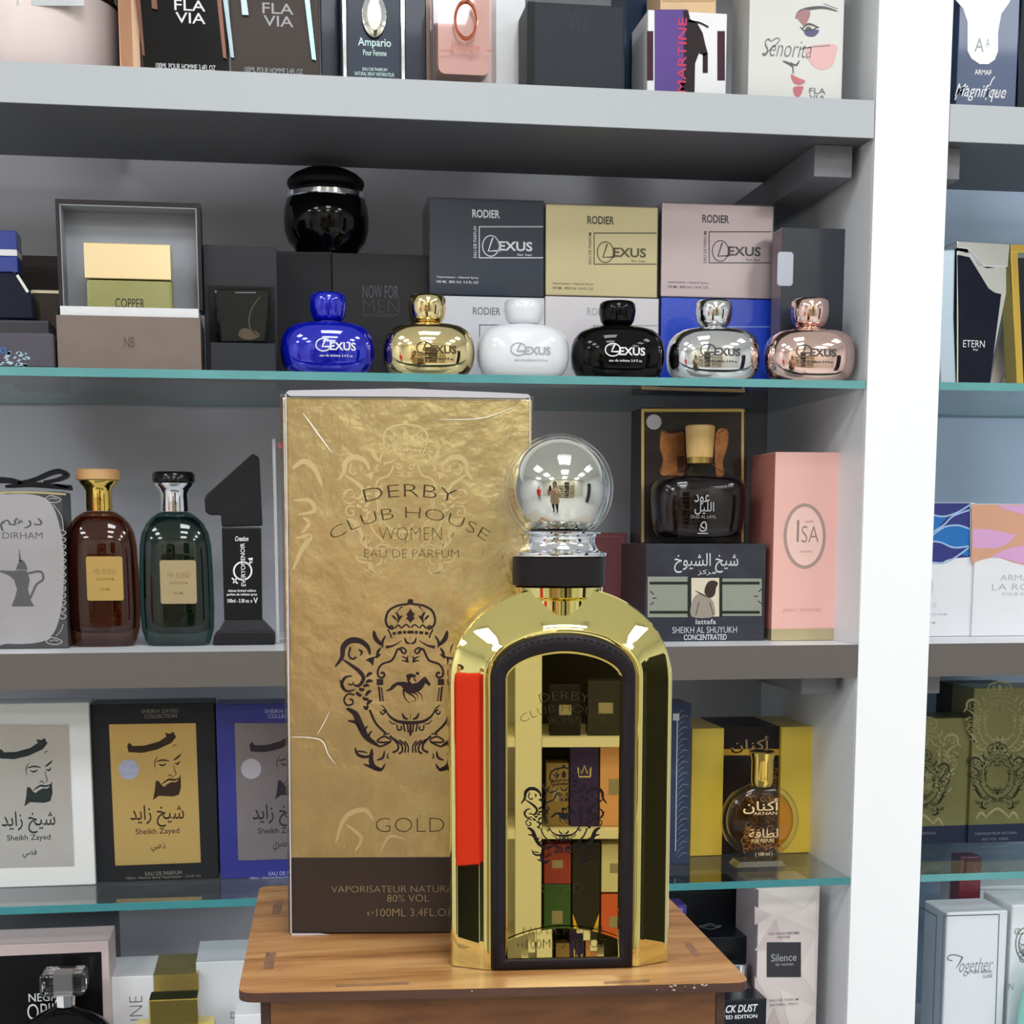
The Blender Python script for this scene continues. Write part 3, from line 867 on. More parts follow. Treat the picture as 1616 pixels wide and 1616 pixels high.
# six round bottles
def lexus(label, cap, body, m, capm, inkm, yc=1.345):
    """cap = (x, y0, y1, halfwidth), body = (x0, x1, y0, y1)"""
    bxm = (body[0] + body[1]) / 2
    c = (colx(bxm, yc, Z), yc)
    P = Vector((c[0], c[1], Z)); sc = depth(P) / FPX
    hw = (body[1] - body[0]) / 2 * sc
    zt_ = rise(body[2], P)
    h = zt_ - Z
    t = thing('perfume_bottle', label, 'perfume bottle', (c[0], c[1], Z), 'round squat bottles along the front of the glass shelf')
    prof = []
    for q in ((0, .62), (.012, .68), (.05, .79), (.12, .885), (.24, .965), (.38, .995), (.5, 1.0), (.64, .985), (.77, .94), (.87, .86), (.94, .75), (.98, .6), (1.0, .34)):
        prof.append((Z + h * q[0], hw * q[1], .027 * (q[1] ** .8)))
    mb = MB(); spin(mb, c, prof, ex=2.5, n=72); mb.build('glass_body', m, t, smooth=60)
    cx_ = colx(cap[0], yc, zt_)
    rows = [(cap[2] + 1, .6), (cap[2] - 4, .6), (cap[2] - 5, .74), (cap[2] - 12, .9), (cap[2] - 24, .99), (cap[1] + 14, 1.0), (cap[1] + 5, .97), (cap[1] + 1, .86), (cap[1], .66)]
    mb = MB(); spin(mb, (cx_, yc), pprof((cx_, yc), [(y, f * cap[3]) for y, f in rows]), n=48); mb.build('cap', capm, t, smooth=60)
    F = Frame((c[0], c[1], Z))
    def wrap(a, b):
        f = b / h
        for p0, p1 in zip(prof, prof[1:]):
            if p0[0] <= Z + b <= p1[0]:
                s_ = (Z + b - p0[0]) / (p1[0] - p0[0])
                rx, ry = p0[1] + (p1[1] - p0[1]) * s_, p0[2] + (p1[2] - p0[2]) * s_
                return ry * max(0.0, 1 - min(1, abs(a) / rx) ** 2.5) ** (1 / 2.5)
        return .02
    k = Ink(F, .0005, wrap)
    x0 = bxm - 17
    k.text('EXUS', x0 + 20, body[3] - 50, x0 + 61, body[3] - 37, w=.025)
    k.line([(x0 + 10 + 12 * math.cos(i * .3142 + .5), body[3] - 46 + 10 * math.sin(i * .3142 + .5)) for i in range(19)], 1.8, smooth=False)
    k.line([(x0 + 14, body[3] - 56), (x0 + 11, body[3] - 50), (x0 + 8, body[3] - 43), (x0 + 15, body[3] - 43), (x0 + 22, body[3] - 43)], 2.4, smooth=False)
    k.text('eau de toilette 3.4 fl oz', x0 + 4, body[3] - 31, x0 + 56, body[3] - 27)
    k.done('lettering', inkm, t)
GRB = mat('royal blue glass', (8, 24, 190), 0.06, 0.35, coat=0.9, var=0.05)
GOLDB = mat('gold mirror', (232, 212, 158), 0.05, 1.0, var=0.02)
ROSEB = mat('rose gold mirror', (236, 202, 192), 0.05, 1.0, var=0.02)
SILB = mat('silver mirror', (222, 223, 226), 0.05, 1.0, var=0.02)
WHB = mat('glossy white glass', (236, 237, 241), 0.15, var=0.01, coat=0.5)
lexus('glossy blue squat bottle, first in the row on the glass shelf', (518, 463, 512, 29.5), (444, 591, 510, 590), GRB, GRB, I_W)
lexus('gold mirrored squat bottle between the blue and the white one', (674, 466, 515, 30), (604, 749, 512, 595), GOLDB, GOLDB, mat('brown ink', (88, 70, 44), 0.5))
lexus('glossy white squat bottle in front of the white box', (827, 474, 516, 32), (752, 898, 514, 597), WHB, WHB, I_LG)
lexus('glossy black squat bottle between the white and the silver one', (974, 476, 520, 29), (900, 1048, 517, 598), JB, JB, I_W)
lexus('silver mirrored squat bottle in front of the blue box', (1126, 474, 521, 29), (1051, 1198, 519, 599), SILB, SILB, I_DG)
lexus('rose gold mirrored squat bottle, last in the row by the divider', (1277, 472, 522, 30), (1204, 1348, 521, 600), ROSEB, ROSEB, I_DG, 1.332)

# right bay, glass shelf
yq = 1.335
O = Vector((colx(1513, yq, Z), yq, Z)); F = Frame(O)
t = thing('perfume_bottle', 'silver framed navy wedge bottle on the glass shelf of the right bay', 'perfume bottle', F.w(.02, 0, -.015))
Q = lambda pts: [(a, max(0.0, b)) for a, b in (F.pix(*p) for p in pts)]
PALE = mat('pale blue silver', (188, 204, 220), 0.3, 0.5, var=0.03)
mb = MB(); prism(mb, F, Q([(1512, 610), (1560, 610), (1590, 462), (1590, 420), (1560, 422), (1549, 418), (1532, 398), (1512, 394)]), -.002, -.03); mb.build('metal_body', CHROME, t, bevel=.001)
mb = MB(); prism(mb, F, Q([(1487, 606), (1511.5, 608), (1508, 500), (1510, 392), (1480, 394), (1484, 560)]), -.003, -.03); mb.build('side_frame', PALE, t, bevel=.0012)
mb = MB(); prism(mb, F, Q([(1515, 604), (1562, 605), (1580, 464), (1570, 462), (1560, 455), (1530, 406), (1512, 402)]), .0005, -.0018); mb.build('front_panel', mat('midnight panel', (13, 18, 38), 0.1, coat=0.1, var=0.2), t, bevel=.0003)
mb = MB(); prism(mb, F, Q([(1509, 392), (1526, 394), (1540, 409), (1551, 421), (1589, 422), (1592, 386), (1509, 381)]), .002, -.03); mb.build('cap', CHROME, t, bevel=.0008)
k = Ink(F, .0008); k.text('ETERN', 1520, 537, 1554, 548, w=-.005); k.text('by', 1536, 550, 1544, 554); k.done('lettering', I_W, t)
O = Vector((colx(1568, 1.39, Z), 1.39, Z)); F = Frame(O)
t = thing('perfume_box', 'cream pyramid shaped carton behind the silver and navy bottle', 'perfume box', F.w(.01, 0, -.01))
Q = lambda pts: [(a, b) for a, b in (F.pix(*p) for p in pts)]
P = Q([(1560, 606), (1612, 606), (1596, 470), (1590, 470)]); b0 = min(p[1] for p in P); P = [(a, b - b0 if i > 1 else 0) for i, (a, b) in enumerate(P)]
mb = MB(); prism(mb, F, P, 0, -.02); mb.build('carton', mat('cream card', (218, 204, 190), 0.5), t, bevel=.0005)
k = Ink(F, .0003); k.line([(1577, 606), (1584, 590), (1591, 606)], 1.5, smooth=False); k.done('chevron_print', I_G, t)
O = Vector((colx(1590, 1.345, Z), 1.345, Z)); F = Frame(O)
t = thing('perfume_bottle', 'black and gold tapered bottle at the right edge of the glass shelf', 'perfume bottle', F.w(.015, 0, -.012))
def SL(x0t, x1t, x0b, x1b, yt, c0, c1, m, nm):
    P = [F.pix(*p) for p in ((x0b, 606), (x1b, 606), (x1t, yt), (x0t, yt))]; bb = P[0][1]
    mb = MB(); prism(mb, F, [(a, max(0, b - bb)) for a, b in P], c0, c1); mb.build(nm, m, t, bevel=.0006)
SL(1606, 1680, 1616, 1670, 400, 0, -.02, BLACK, 'glass_body')
SL(1594, 1605.5, 1604, 1615.5, 390, .001, -.02, GOLDM, 'gold_edge')
mb = MB(); fbox(mb, F, F.pix(1594, 388)[0], F.pix(1680, 388)[0], F.pix(1600, 399)[1], F.pix(1600, 386)[1], .0015, -.021); mb.build('cap', GOLDM, t, bevel=.0006)

# ================================================================== ROW 3: on the taupe fronted board
Z = Z_S3 + 0.0003
t, F, W, H = facebox('silver grey box with a coffee pot print and black ribbon at the far left', -75, 108, 775, 1.362, Z, .055, mat('dark pewter card', (74, 73, 76), 0.35, 0.3, var=0.3, nscale=30))
k = Ink(F, .0002); k.poly([(-60, 790), (10, 780), (60, 782), (84, 800), (98, 850), (101, 900), (97, 960), (84, 1000), (60, 1014), (10, 1016), (-60, 1010)], True); k.done('silver_panel', mat('brushed silver panel', (172, 170, 175), 0.38, 0.55, var=0.2, nscale=18), t)
k = Ink(F, .0004); k.text(arabic('درهم'), 0, 817, 67, 838, w=.005); k.text('DIRHAM', 4, 840, 67, 850, w=-.01)
k.done('lettering', I_DG, t)
k = Ink(F, .0004)
k.poly([(27, 900), (42, 900), (47, 915), (44, 930), (49, 948), (54, 957), (18, 957), (23, 945), (27, 930), (22, 915), (14, 908), (0, 903), (0, 900), (20, 901)]); k.line([(44, 905), (64, 902), (68, 914), (58, 922), (52, 934), (48, 944)], 3.4); k.poly([(25, 899), (44, 899), (40, 889), (36, 884), (31, 884), (28, 890)]); k.line([(32, 886), (30, 866)], 4, 2, smooth=False)
k.done('pot_print', mat('graphite ink', (92, 90, 92), 0.4), t)
k = Ink(F, .0004)
for (x, y) in ((84, 788), (86, 1012)):
    k.line([(x - 14, y), (x - 4, y - 6), (x + 12, y), (x + 4, y + 5), (x - 8, y + 4), (x - 14, y)], 1.4); k.line([(x - 8, y), (x, y - 2), (x + 6, y)], 1.2)
for i in range(13):
    y = 836 + i * 11
    k.line([(96, y), (104, y + 4), (99, y + 9), (94, y + 6)], 1.5)
k.line([(84, 796), (97, 815), (100, 836)], 1.2); k.line([(100, 985), (96, 995), (88, 1004)], 1.2)
k.done('filigree_print', mat('silver ink', (186, 186, 188), 0.3, 0.5), t)
k = Ink(F, .00045); k.line([(-70, 779), (40, 777), (104, 780)], 3); k.done('gilt_edge', mat('gilt edge', (196, 180, 140), 0.3, 0.6), t)
RB = mat('black ribbon', (17, 18, 24), 0.4)
zr = Z + H + .0003
O2 = Frame(F.w(0, H + .0003, -.02)); 
rb = thing('ribbon_bow', 'black ribbon bow lying on the silver grey coffee pot box', 'ribbon bow', O2.w(W * .5, 0, 0))
def loopy(pts, wd, nm, th=.0015):
    mb = MB(); L = [O2.pix(*p) for p in crom(pts, 6)]
    n = len(L)
    up, dn = [], []
    for i in range(n):
        a, b = L[max(0, i - 1)], L[min(n - 1, i + 1)]
        dx, dy = b[0] - a[0], b[1] - a[1]; d = math.hypot(dx, dy) or 1
        f = (.45 + .55 * math.sin(math.pi * i / (n - 1))) * wd / 2
        up.append((L[i][0] - dy / d * f, max(0, L[i][1] + dx / d * f))); dn.append((L[i][0] + dy / d * f, max(0, L[i][1] - dx / d * f)))
    rings = [[O2.w(u[0], u[1], .006), O2.w(u[0], u[1], -.006), O2.w(v[0], v[1], -.006), O2.w(v[0], v[1], .006)] for u, v in zip(up, dn)]
    loft(mb, rings); mb.build(nm, RB, rb, smooth=50)
loopy([(30, 762), (55, 757), (80, 747), (95, 744), (106, 750), (92, 757), (70, 761)], .0042, 'loop')
loopy([(-30, 764), (-10, 758), (20, 759), (36, 763)], .005, 'loop')
loopy([(10, 768), (50, 765), (90, 768), (114, 772)], .0045, 'band')
loopy([(88, 765), (104, 768), (113, 767)], .003, 'tail')

def flask(label, bx, neck, capr, lab, tint, liqm, neckm, capm, labm, rows, base):
    yc = 1.392
    c = (colx(bx, yc, Z), yc)
    t = thing('perfume_bottle', label, 'perfume bottle', (c[0], c[1], Z), 'rounded apothecary bottles on the taupe board')
    pf = pprof(c, rows); pf[0] = (Z, pf[0][1])
    mb = MB(); spin(mb, c, pf, ratio=.62, ex=2.8, n=64); mb.build('glass_body', tint, t, smooth=50)
    q = [(z, r - .0035) for z, r in pf if z > Z + .012 and r > .012]
    q = [(q[0][0] - .0045, q[0][1] * .72), (q[0][0] - .002, q[0][1] * .93)] + q[:-1] + [(q[-1][0] - .003, q[-1][1] * .8)]
    mb = MB(); spin(mb, c, q, ratio=.62, ex=2.8, n=64); mb.build('liquid', liqm, t, smooth=50)
    zn = pf[-1][0]
    nk = pprof(c, neck); nk[0] = (zn + .0003, nk[0][1])
    mb = MB(); spin(mb, c, nk, n=40); mb.build('neck', neckm, t, smooth=40)
    cp = pprof(c, capr); cp[0] = (nk[-1][0] + .0003, cp[0][1])
    mb = MB(); spin(mb, c, cp, n=40); mb.build('cap', capm, t, smooth=40)
    F = Frame((c[0], c[1] - pf[4][1] * .62 - .0006, Z))
    mb = MB(); prism(mb, F, rrect(F, lab[0], lab[1], lab[2], lab[3], .002), .0004, -.0004); lb = mb.build('label_plate', labm, t)
    k = Ink(F, .0006)
    xm = (lab[0] + lab[2]) / 2; y0 = lab[1]
    k.text('MR. BLEND', xm - 17, y0 + 20, xm + 18, y0 + 28, w=-.01); k.text('EAU DE PARFUM', xm - 14, y0 + 34, xm + 14, y0 + 38); k.text('100 ML', xm - 8, y0 + 50, xm + 9, y0 + 54)
    k.done('lettering', mat('soft bronze ink', (150, 122, 66), 0.4), lb)
AMB = clear('amber glass', (0.55, 0.33, 0.24), 0.02)
GRN = clear('bottle green glass', (0.34, 0.48, 0.44), 0.02)
rowsA = [(1023, 42), (1019, 46), (1008, 51), (990, 56), (960, 57.5), (900, 57), (860, 55.5), (840, 52), (826, 45), (816, 36), (809, 26), (807, 21)]
flask('amber brown bottle with a tan wooden cap, beside the green bottle', 165, [(807, 20), (800, 20.5), (775, 20), (768, 24), (762, 30), (759, 31)], [(760, 32), (757, 34), (745, 34), (741, 31)], (138, 878, 193, 948), AMB, mat('amber liquid', (92, 46, 24), 0.12, var=0.5, nscale=24, coat=0.4), GOLDM, mat('tan wood cap', (206, 158, 104), 0.5), mat('gold paper label', (190, 158, 92), 0.35, 0.4), rowsA, 0)
rowsB = [(r[0] + 1, r[1]) for r in rowsA]
flask('dark green bottle with a chrome neck and black cap', 282, [(811, 21), (804, 21.5), (779, 21), (772, 25), (766, 30), (763, 31)], [(764, 31), (761, 33), (749, 33), (745, 30)], (254, 884, 309, 953), GRN, mat('dark green liquid', (18, 44, 38), 0.12, var=0.5, nscale=24, coat=0.4), CHROME, mat('black gloss cap', (18, 18, 20), 0.15, coat=0.5), mat('champagne label', (178, 160, 122), 0.35, 0.4), rowsB, 0)

# bottle shaped like the figure one
Yn = 1.385
O = Vector((colx(338, Yn, Z), Yn, Z)); F = Frame(O)
t = thing('perfume_bottle', 'matte black bottle shaped like the numeral one', 'perfume bottle', F.w(.027, 0, -.014))
MBK = mat('matte black coating', (30, 29, 32), 0.42)
mb = MB(); P = [F.pix(*p) for p in ((336, 1022), (434, 1022), (435, 1006), (430, 1000), (345, 1000), (338, 1006))]; b0 = P[0][1]; P = [(a, b - b0) for a, b in P]
prism(mb, F, P, .006, -.034); fz = P[3][1]; mb.build('foot', MBK, t, bevel=.0014)
mb = MB()
wa, wb, wc, wd = [F.pix(x, 1000)[0] for x in (345, 430, 355, 414)]
zt_ = F.pix(384, 983)[1] - b0
loft(mb, [[F.w(wa, fz, .005), F.w(wb, fz, .005), F.w(wb, fz, -.033), F.w(wa, fz, -.033)], [F.w(wc, zt_, 0), F.w(wd, zt_, 0), F.w(wd, zt_, -.028), F.w(wc, zt_, -.028)]]); mb.build('foot_slope', MBK, t)
k = Ink(F, .0064); k.text('Creation', 364, 987, 414, 999, shear=.3, w=-.01); k.done('embossed_name', mat('black relief', (58, 57, 62), 0.3), t)
mb = MB(); P = [F.pix(*p) for p in ((354, 984), (414, 984), (412, 837), (350, 837))]; P = [(a, b - b0 + (0.0002 if i < 2 else 0)) for i, (a, b) in enumerate(P)]
prism(mb, F, P, 0, -.028); mb.build('stem', mat('soft black coating', (24, 24, 27), 0.35), t, bevel=.0012)
mb = MB(); P = [(F.pix(*p)[0], F.pix(*p)[1] - b0) for p in ((350, 836), (414, 834), (409, 726), (399, 720), (326, 785), (323, 792), (324, 812), (330, 817), (349, 817))]
prism(mb, F, P, .001, -.029); mb.build('cap', MBK, t, bevel=.0012)
k = Ink(F, .0012); k.line([(352, 812), (358, 805), (372, 797), (388, 790)], 1.2); k.done('cap_seam', mat('seam', (44, 44, 48), 0.5), t)
k = Ink(F, .0004)
k.text('EVERYONENOIR', 380, 857, 387, 925, rot=90, w=.01); k.text('Creation', 371, 846, 392, 854, shear=.3, w=.02)
k.oval(383, 901, 14, 14, 2.6); k.line([(393, 891), (397, 884)], 2.6, smooth=False); k.poly([(391, 881), (399, 880), (398, 889)]); k.line([(374, 912), (368, 920)], 2.4, smooth=False); k.line([(366, 912), (375, 921)], 2.4, smooth=False)
k.text('deluxe limited edition', 360, 930, 404, 934, w=.015); k.text('parfum de toilette spray', 358, 936, 406, 941, w=.015); k.text('100ml - 3.38 oz. e', 359, 945, 398, 951, w=.015); k.text('V', 400, 943, 407, 952, w=.02)
k.done('lettering', I_W, t)

# things partly hidden by the gold box
O = Vector((colx(436, 1.40, Z), 1.40, Z)); F = Frame(O); W = along(560, O, F.u); H = rise(692, O) - Z
t = thing('display_case', 'clear plastic case half hidden behind the tall gold box', 'display case', F.w(W / 2, 0, -.03))
mb = MB(); fbox(mb, F, 0, W, 0, H, 0, -.05); mb.build('case_shell', FILM, t, bevel=.0008)
mb = MB(); fbox(mb, F, .0003, .003, .0003, H - .0003, -.0003, -.003); mb.build('case_edge', mat('milky plastic', (205, 203, 210), 0.4), t)
k = Ink(F, .0002); k.oval(446, 703, 7, 5); k.done('pink_seal', mat('pink seal ink', (206, 72, 104), 0.5), t)
k = Ink(F, .0002); k.oval(452, 899, 3, 8); k.done('teal_seal', mat('teal ink', (48, 128, 134), 0.5), t)
t, F, W, H = facebox('maroon box half hidden behind the ball stopper', 880, 988, 840, 1.47, Z, .05, mat('maroon card', (104, 52, 58), 0.4, var=0.15, nscale=20))
k = Ink(F, .0002); k.frame(886, 846, 984, 1006, 1.5); k.done('border_print', mat('dim maroon line', (130, 72, 76), 0.5), t)

# stacked: black concentrated box with window picture
yS = 1.368
t, F, W, H = facebox('black streaked box with a hooded figure picture, under the dark brown bottle', 1018, 1206, 858, yS, Z, .11, mat('streaked dark foil', (58, 60, 72), 0.22, 0.35, var=0.6, nscale=40), side=mat('dark grey side', (58, 50, 50), 0.4))
HS = Z + H
for q4 in ((1022, 910, 1086, 974), (1139, 913, 1202, 972)):
    k = Ink(F, .0002); k.rect(*q4); k.done('silver_band', mat('grey green silver', (160, 165, 154), 0.3, 0.5, var=0.04), t)
k = Ink(F, .0003)
for (x0, x1) in ((1025, 1085), (1140, 1199)):
    k.rect(x0, 918, x1, 922.5); k.rect(x0, 964, x1, 968.5)
k.rect(1085, 911, 1090, 973); k.rect(1135, 911, 1140, 973)
for (x, y, d) in ((1026, 935, 5), (1030, 944, 0), (1026, 953, -5), (1197, 932, -5), (1190, 941, 0), (1196, 950, 5)):
    k.line([(x, y - d * .4), (x + 6, y + d * .6)], 1.6, smooth=False)
k.done('band_print', mat('dark olive ink', (36, 42, 36), 0.4), t)
k = Ink(F, .0003); k.rect(1091, 912, 1135, 973); k.done('picture_panel', mat('cream picture ground', (214, 204, 180), 0.4, var=0.03), t)
k = Ink(F, .0004); k.poly([(1112, 930), (1117, 919), (1126, 916), (1133, 920), (1130, 928), (1128, 938), (1122, 943), (1113, 938)], True); k.line([(1097, 932), (1108, 938), (1122, 944)], 2, 1); k.line([(1103, 950), (1098, 971)], 1.2); k.line([(1120, 950), (1126, 971)], 1.2); k.done('figure_print', mat('umber ink', (58, 48, 40), 0.5), t)
k = Ink(F, .00035); k.poly([(1092, 950), (1100, 938), (1110, 938), (1122, 945), (1127, 955), (1126, 973), (1092, 973)], True); k.done('robe_print', mat('grey robe ink', (150, 142, 128), 0.5), t)
k = Ink(F, .0003); k.text(arabic('شيخ الشيوخ'), 1064, 873, 1165, 904, w=.004); k.text(arabic('مركز'), 1101, 899, 1130, 908); k.text('SHEIKH AL SHUYUKH', 1061, 989, 1163, 999, w=-.005); k.text('CONCENTRATED', 1079, 1001, 1147, 1010, w=.015); k.text('lattafa', 1098, 977, 1130, 985); k.done('lettering', mat('soft white ink', (205, 206, 210), 0.4), t)
zb = HS + .0003
t, F, W, H = facebox('dark brown gold edged box behind the wooden capped bottle', 1011, 1176, 643, 1.428, zb, .045, mat('dark brown gloss', (50, 40, 40), 0.2, var=0.3, nscale=20, coat=0.4), side=mat('dark bronze side', (46, 42, 46), 0.4))
k = Ink(F, .0002); k.rect(1012, 645, 1175, 650); k.rect(1012, 650, 1016.5, 856); k.rect(1170, 650, 1174, 856); k.done('gold_border', mat('gold border foil', (196, 170, 104), 0.3, 0.7, var=0.1), t)
k = Ink(F, .0003); k.oval(1032, 666, 12, 12); k.done('round_sticker', mat('silver sticker', (196, 196, 200), 0.4), t)
k = Ink(F, .0003); k.poly([(1043, 680), (1058, 684), (1075, 681), (1080, 690), (1080, 746), (1066, 750), (1042, 748), (1046, 725), (1041, 705)], True); k.done('ornament_print', mat('copper ornament foil', (172, 112, 66), 0.3, 0.6, var=0.6, nscale=160), t)
k = Ink(F, .0003); k.poly([(1130, 684), (1146, 677), (1150, 690), (1146, 712), (1141, 730), (1143, 748), (1130, 748)], True); k.done('ornament_print', mat('copper ornament foil', (172, 112, 66), 0.3, 0.6, var=0.6, nscale=160), t)
k = Ink(F, .0004); k.line([(1043, 680), (1058, 684), (1076, 681)], 1.6); k.line([(1043, 680), (1041, 705), (1046, 725), (1042, 748)], 1.6); k.rect(1069, 720, 1080, 746); k.done('ornament_outline', mat('dark copper', (90, 56, 40), 0.3, 0.4), t)
k = Ink(F, .0004); k.line([(1134, 684), (1147, 677), (1150, 692), (1146, 712), (1141, 730), (1144, 748)], 1.6); k.done('ornament_outline', mat('dark copper', (90, 56, 40), 0.3, 0.4), t)
c = (colx(1102, 1.397, zb), 1.397)
t = thing('perfume_bottle', 'wide dark brown bottle with a turned wooden cap atop the streaked box', 'perfume bottle', (c[0], c[1], zb))
pf = pprof(c, [(857, 52), (855, 58), (848, 66), (836, 71), (815, 74), (790, 76), (770, 75), (760, 71), (753, 62), (746, 42), (738, 26), (732, 20)]); pf[0] = (zb, pf[0][1])
mb = MB(); spin(mb, c, pf, ratio=.55, ex=3.0, n=64); mb.build('glass_body', GCLR, t, smooth=50)
pl = pprof(c, [(848, 52), (843, 64), (835, 68.5), (815, 71.5), (790, 73.5), (772, 72.5), (763, 69), (756, 58), (753, 48)])
mb = MB(); spin(mb, c, pl, ratio=.55, ex=3.0, n=64); mb.build('liquid', mat('oud liquid', (20, 9, 11), 0.08, spec=0.3, var=0.3), t, smooth=50)
pc = pprof(c, [(732, 20), (722.5, 20.5)]); pc[0] = (pf[-1][0] + .0002, pc[0][1])
mb = MB(); spin(mb, c, pc, n=40); mb.build('collar', mat('antique gold', (190, 160, 92), 0.25, 0.9), t, smooth=40)
pw = pprof(c, [(722, 20.5), (719, 21), (676, 23.5), (672, 22.5), (671, 20)]); pw[0] = (pc[-1][0] + .0002, pw[0][1])
mb = MB(); spin(mb, c, pw, n=40); mb.build('cap', wood('pale cap wood', (204, 160, 92), (218, 176, 106), (228, 190, 124), (60, 60, 6)), t, smooth=40)
F = Frame((c[0], c[1] - .0265, zb))
k = Ink(F, .0006); k.text(arabic('عود'), 1096, 780, 1120, 798); k.text(arabic('الليل'), 1096, 792, 1127, 812); k.text('OUD AL LAYL', 1090, 813, 1130, 818, w=-.01); k.line([(1104, 834), (1107, 838), (1114, 836), (1114, 826), (1110, 824), (1106, 830), (1112, 834)], 2); k.rect(1101, 841, 1117, 842.5); k.done('lettering', I_LG, t)

ISA = mat('coral pink card', (242, 188, 178), 0.35, var=0.03, nscale=10)
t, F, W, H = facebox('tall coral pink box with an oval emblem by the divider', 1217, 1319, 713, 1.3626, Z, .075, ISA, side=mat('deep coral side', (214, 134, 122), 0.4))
x, y = 1270, 846
mb = MB(); fbox(mb, F, -.0001, W + .0001, 0.0001, F.pix(1260, 992)[1], .0005, -.0752); mb.build('base_band', mat('pale gold band', (206, 192, 152), 0.25, 0.6, var=0.06), t)
k = Ink(F, .0003); k.oval(x, y, 31, 49, 5); k.done('oval_print', mat('mushroom ink', (172, 148, 138), 0.4), t)
k = Ink(F, .00025); k.oval(x, y, 29, 47); k.done('oval_panel', mat('pale peach panel', (244, 204, 192), 0.4), t)
k = Ink(F, .0004); k.text('I', 1257.5, 821, 1261, 855, w=.005); k.text('SA', 1265, 830, 1292, 856, w=-.012); k.done('title_print', mat('warm grey ink', (150, 128, 124), 0.4), t)
k = Ink(F, .0004); k.text('sorelle', 1270, 820, 1284, 825); k.text('eau de parfum', 1262, 868, 1282, 873); k.text('pour femme', 1235, 958, 1295, 967, shear=.3, w=-.02); k.text('100 ML', 1250, 994, 1284, 1002); k.done('lettering', mat('faint rose ink', (206, 152, 144), 0.4), t)

# right bay, row 3
def wave(label, xl, xr, yt, top, cols, linem, Y, group=None):
    t, F, W, H = facebox(label, xl, xr, yt, Y, Z, .05, WHITE)
    lo = [(xl, 885), (xl + 15, 889), (xl + 30, 888), (xl + 45, 882), (xr, 879)]
    k = Ink(F, .0002); k.poly([(xl + .5, yt + 1), (xr - .5, yt + 1)] + list(reversed(crom(lo, 5)))); k.done('colour_field', cols[0], t)
    return t, F
WB = mat('royal navy ink', (40, 46, 124), 0.35); WL = mat('ocean blue ink', (16, 108, 184), 0.35); WI = mat('ice blue line', (160, 190, 226), 0.3)
t, F = wave('white box with navy and blue waves, beside the divider in the right bay', 1455, 1531, 793, 0, [WB], WI, 1.398)
k = Ink(F, .0003); k.poly(crom([(1470, 846), (1490, 832), (1512, 829), (1531, 834)], 5) + list(reversed(crom([(1470, 852), (1490, 858), (1510, 866), (1529, 862)], 5)))); k.poly([(1470, 815), (1495, 815), (1478, 836), (1470, 840)]); k.poly([(1512, 874), (1529, 866), (1529, 878)]); k.done('wave_fill', WL, t)
k = Ink(F, .0004)
for pts in ([(1470, 812), (1490, 815), (1512, 808), (1533, 795)], [(1470, 841), (1490, 828), (1505, 814), (1533, 804)], [(1470, 846), (1490, 832), (1512, 829), (1531, 835)], [(1468, 854), (1485, 856), (1505, 864), (1529, 862)], [(1467, 887), (1490, 888), (1510, 878), (1529, 864)]):
    k.line(pts, 2.6)
k.done('wave_line', WI, t)
k = Ink(F, .0003); k.oval(1463, 926, 9, 14, 1.5); k.text('ile', 1464, 948, 1478, 958, w=-.02); k.text('EAU DE PARFUM', 1463, 968, 1494, 971); k.text('100 ML', 1462, 981, 1478, 984); k.done('lettering', mat('pale grey blue ink', (192, 202, 218), 0.5), t)
PO = mat('soft orange ink', (214, 160, 132), 0.35); PP = mat('orchid pink ink', (216, 164, 208), 0.35)
t, F, W, H = facebox('white box with orange and pink waves in the right bay', 1533, 1680, 795, 1.395, Z, .05, WHITE)
k = Ink(F, .0002); k.poly([(1533.5, 796), (1679, 796), (1679, 890), (1640, 893)] + list(reversed(crom([(1533.5, 889), (1555, 882), (1575, 880), (1600, 888), (1625, 894)], 5)))); k.done('colour_field', PO, t)
k = Ink(F, .0003); k.poly(crom([(1572, 797), (1590, 805), (1616, 812)], 5) + [(1660, 815), (1660, 797)]); k.poly(crom([(1535, 835), (1565, 836), (1604, 844)], 5) + crom([(1590, 858), (1570, 865), (1535, 864)], 5)); k.poly(crom([(1562, 880), (1590, 866), (1620, 860)], 5) + [(1660, 862), (1660, 890)] + crom([(1625, 892), (1600, 886), (1580, 880)], 5)); k.done('wave_fill', PP, t)
k = Ink(F, .0003); k.text('ARMAF', 1579, 907, 1632, 916, w=-.02); k.text('LA ROSA', 1566, 921, 1650, 931, w=-.02); k.text('POUR FEMME', 1582, 935, 1640, 940, w=-.02); k.done('lettering', I_LG, t)

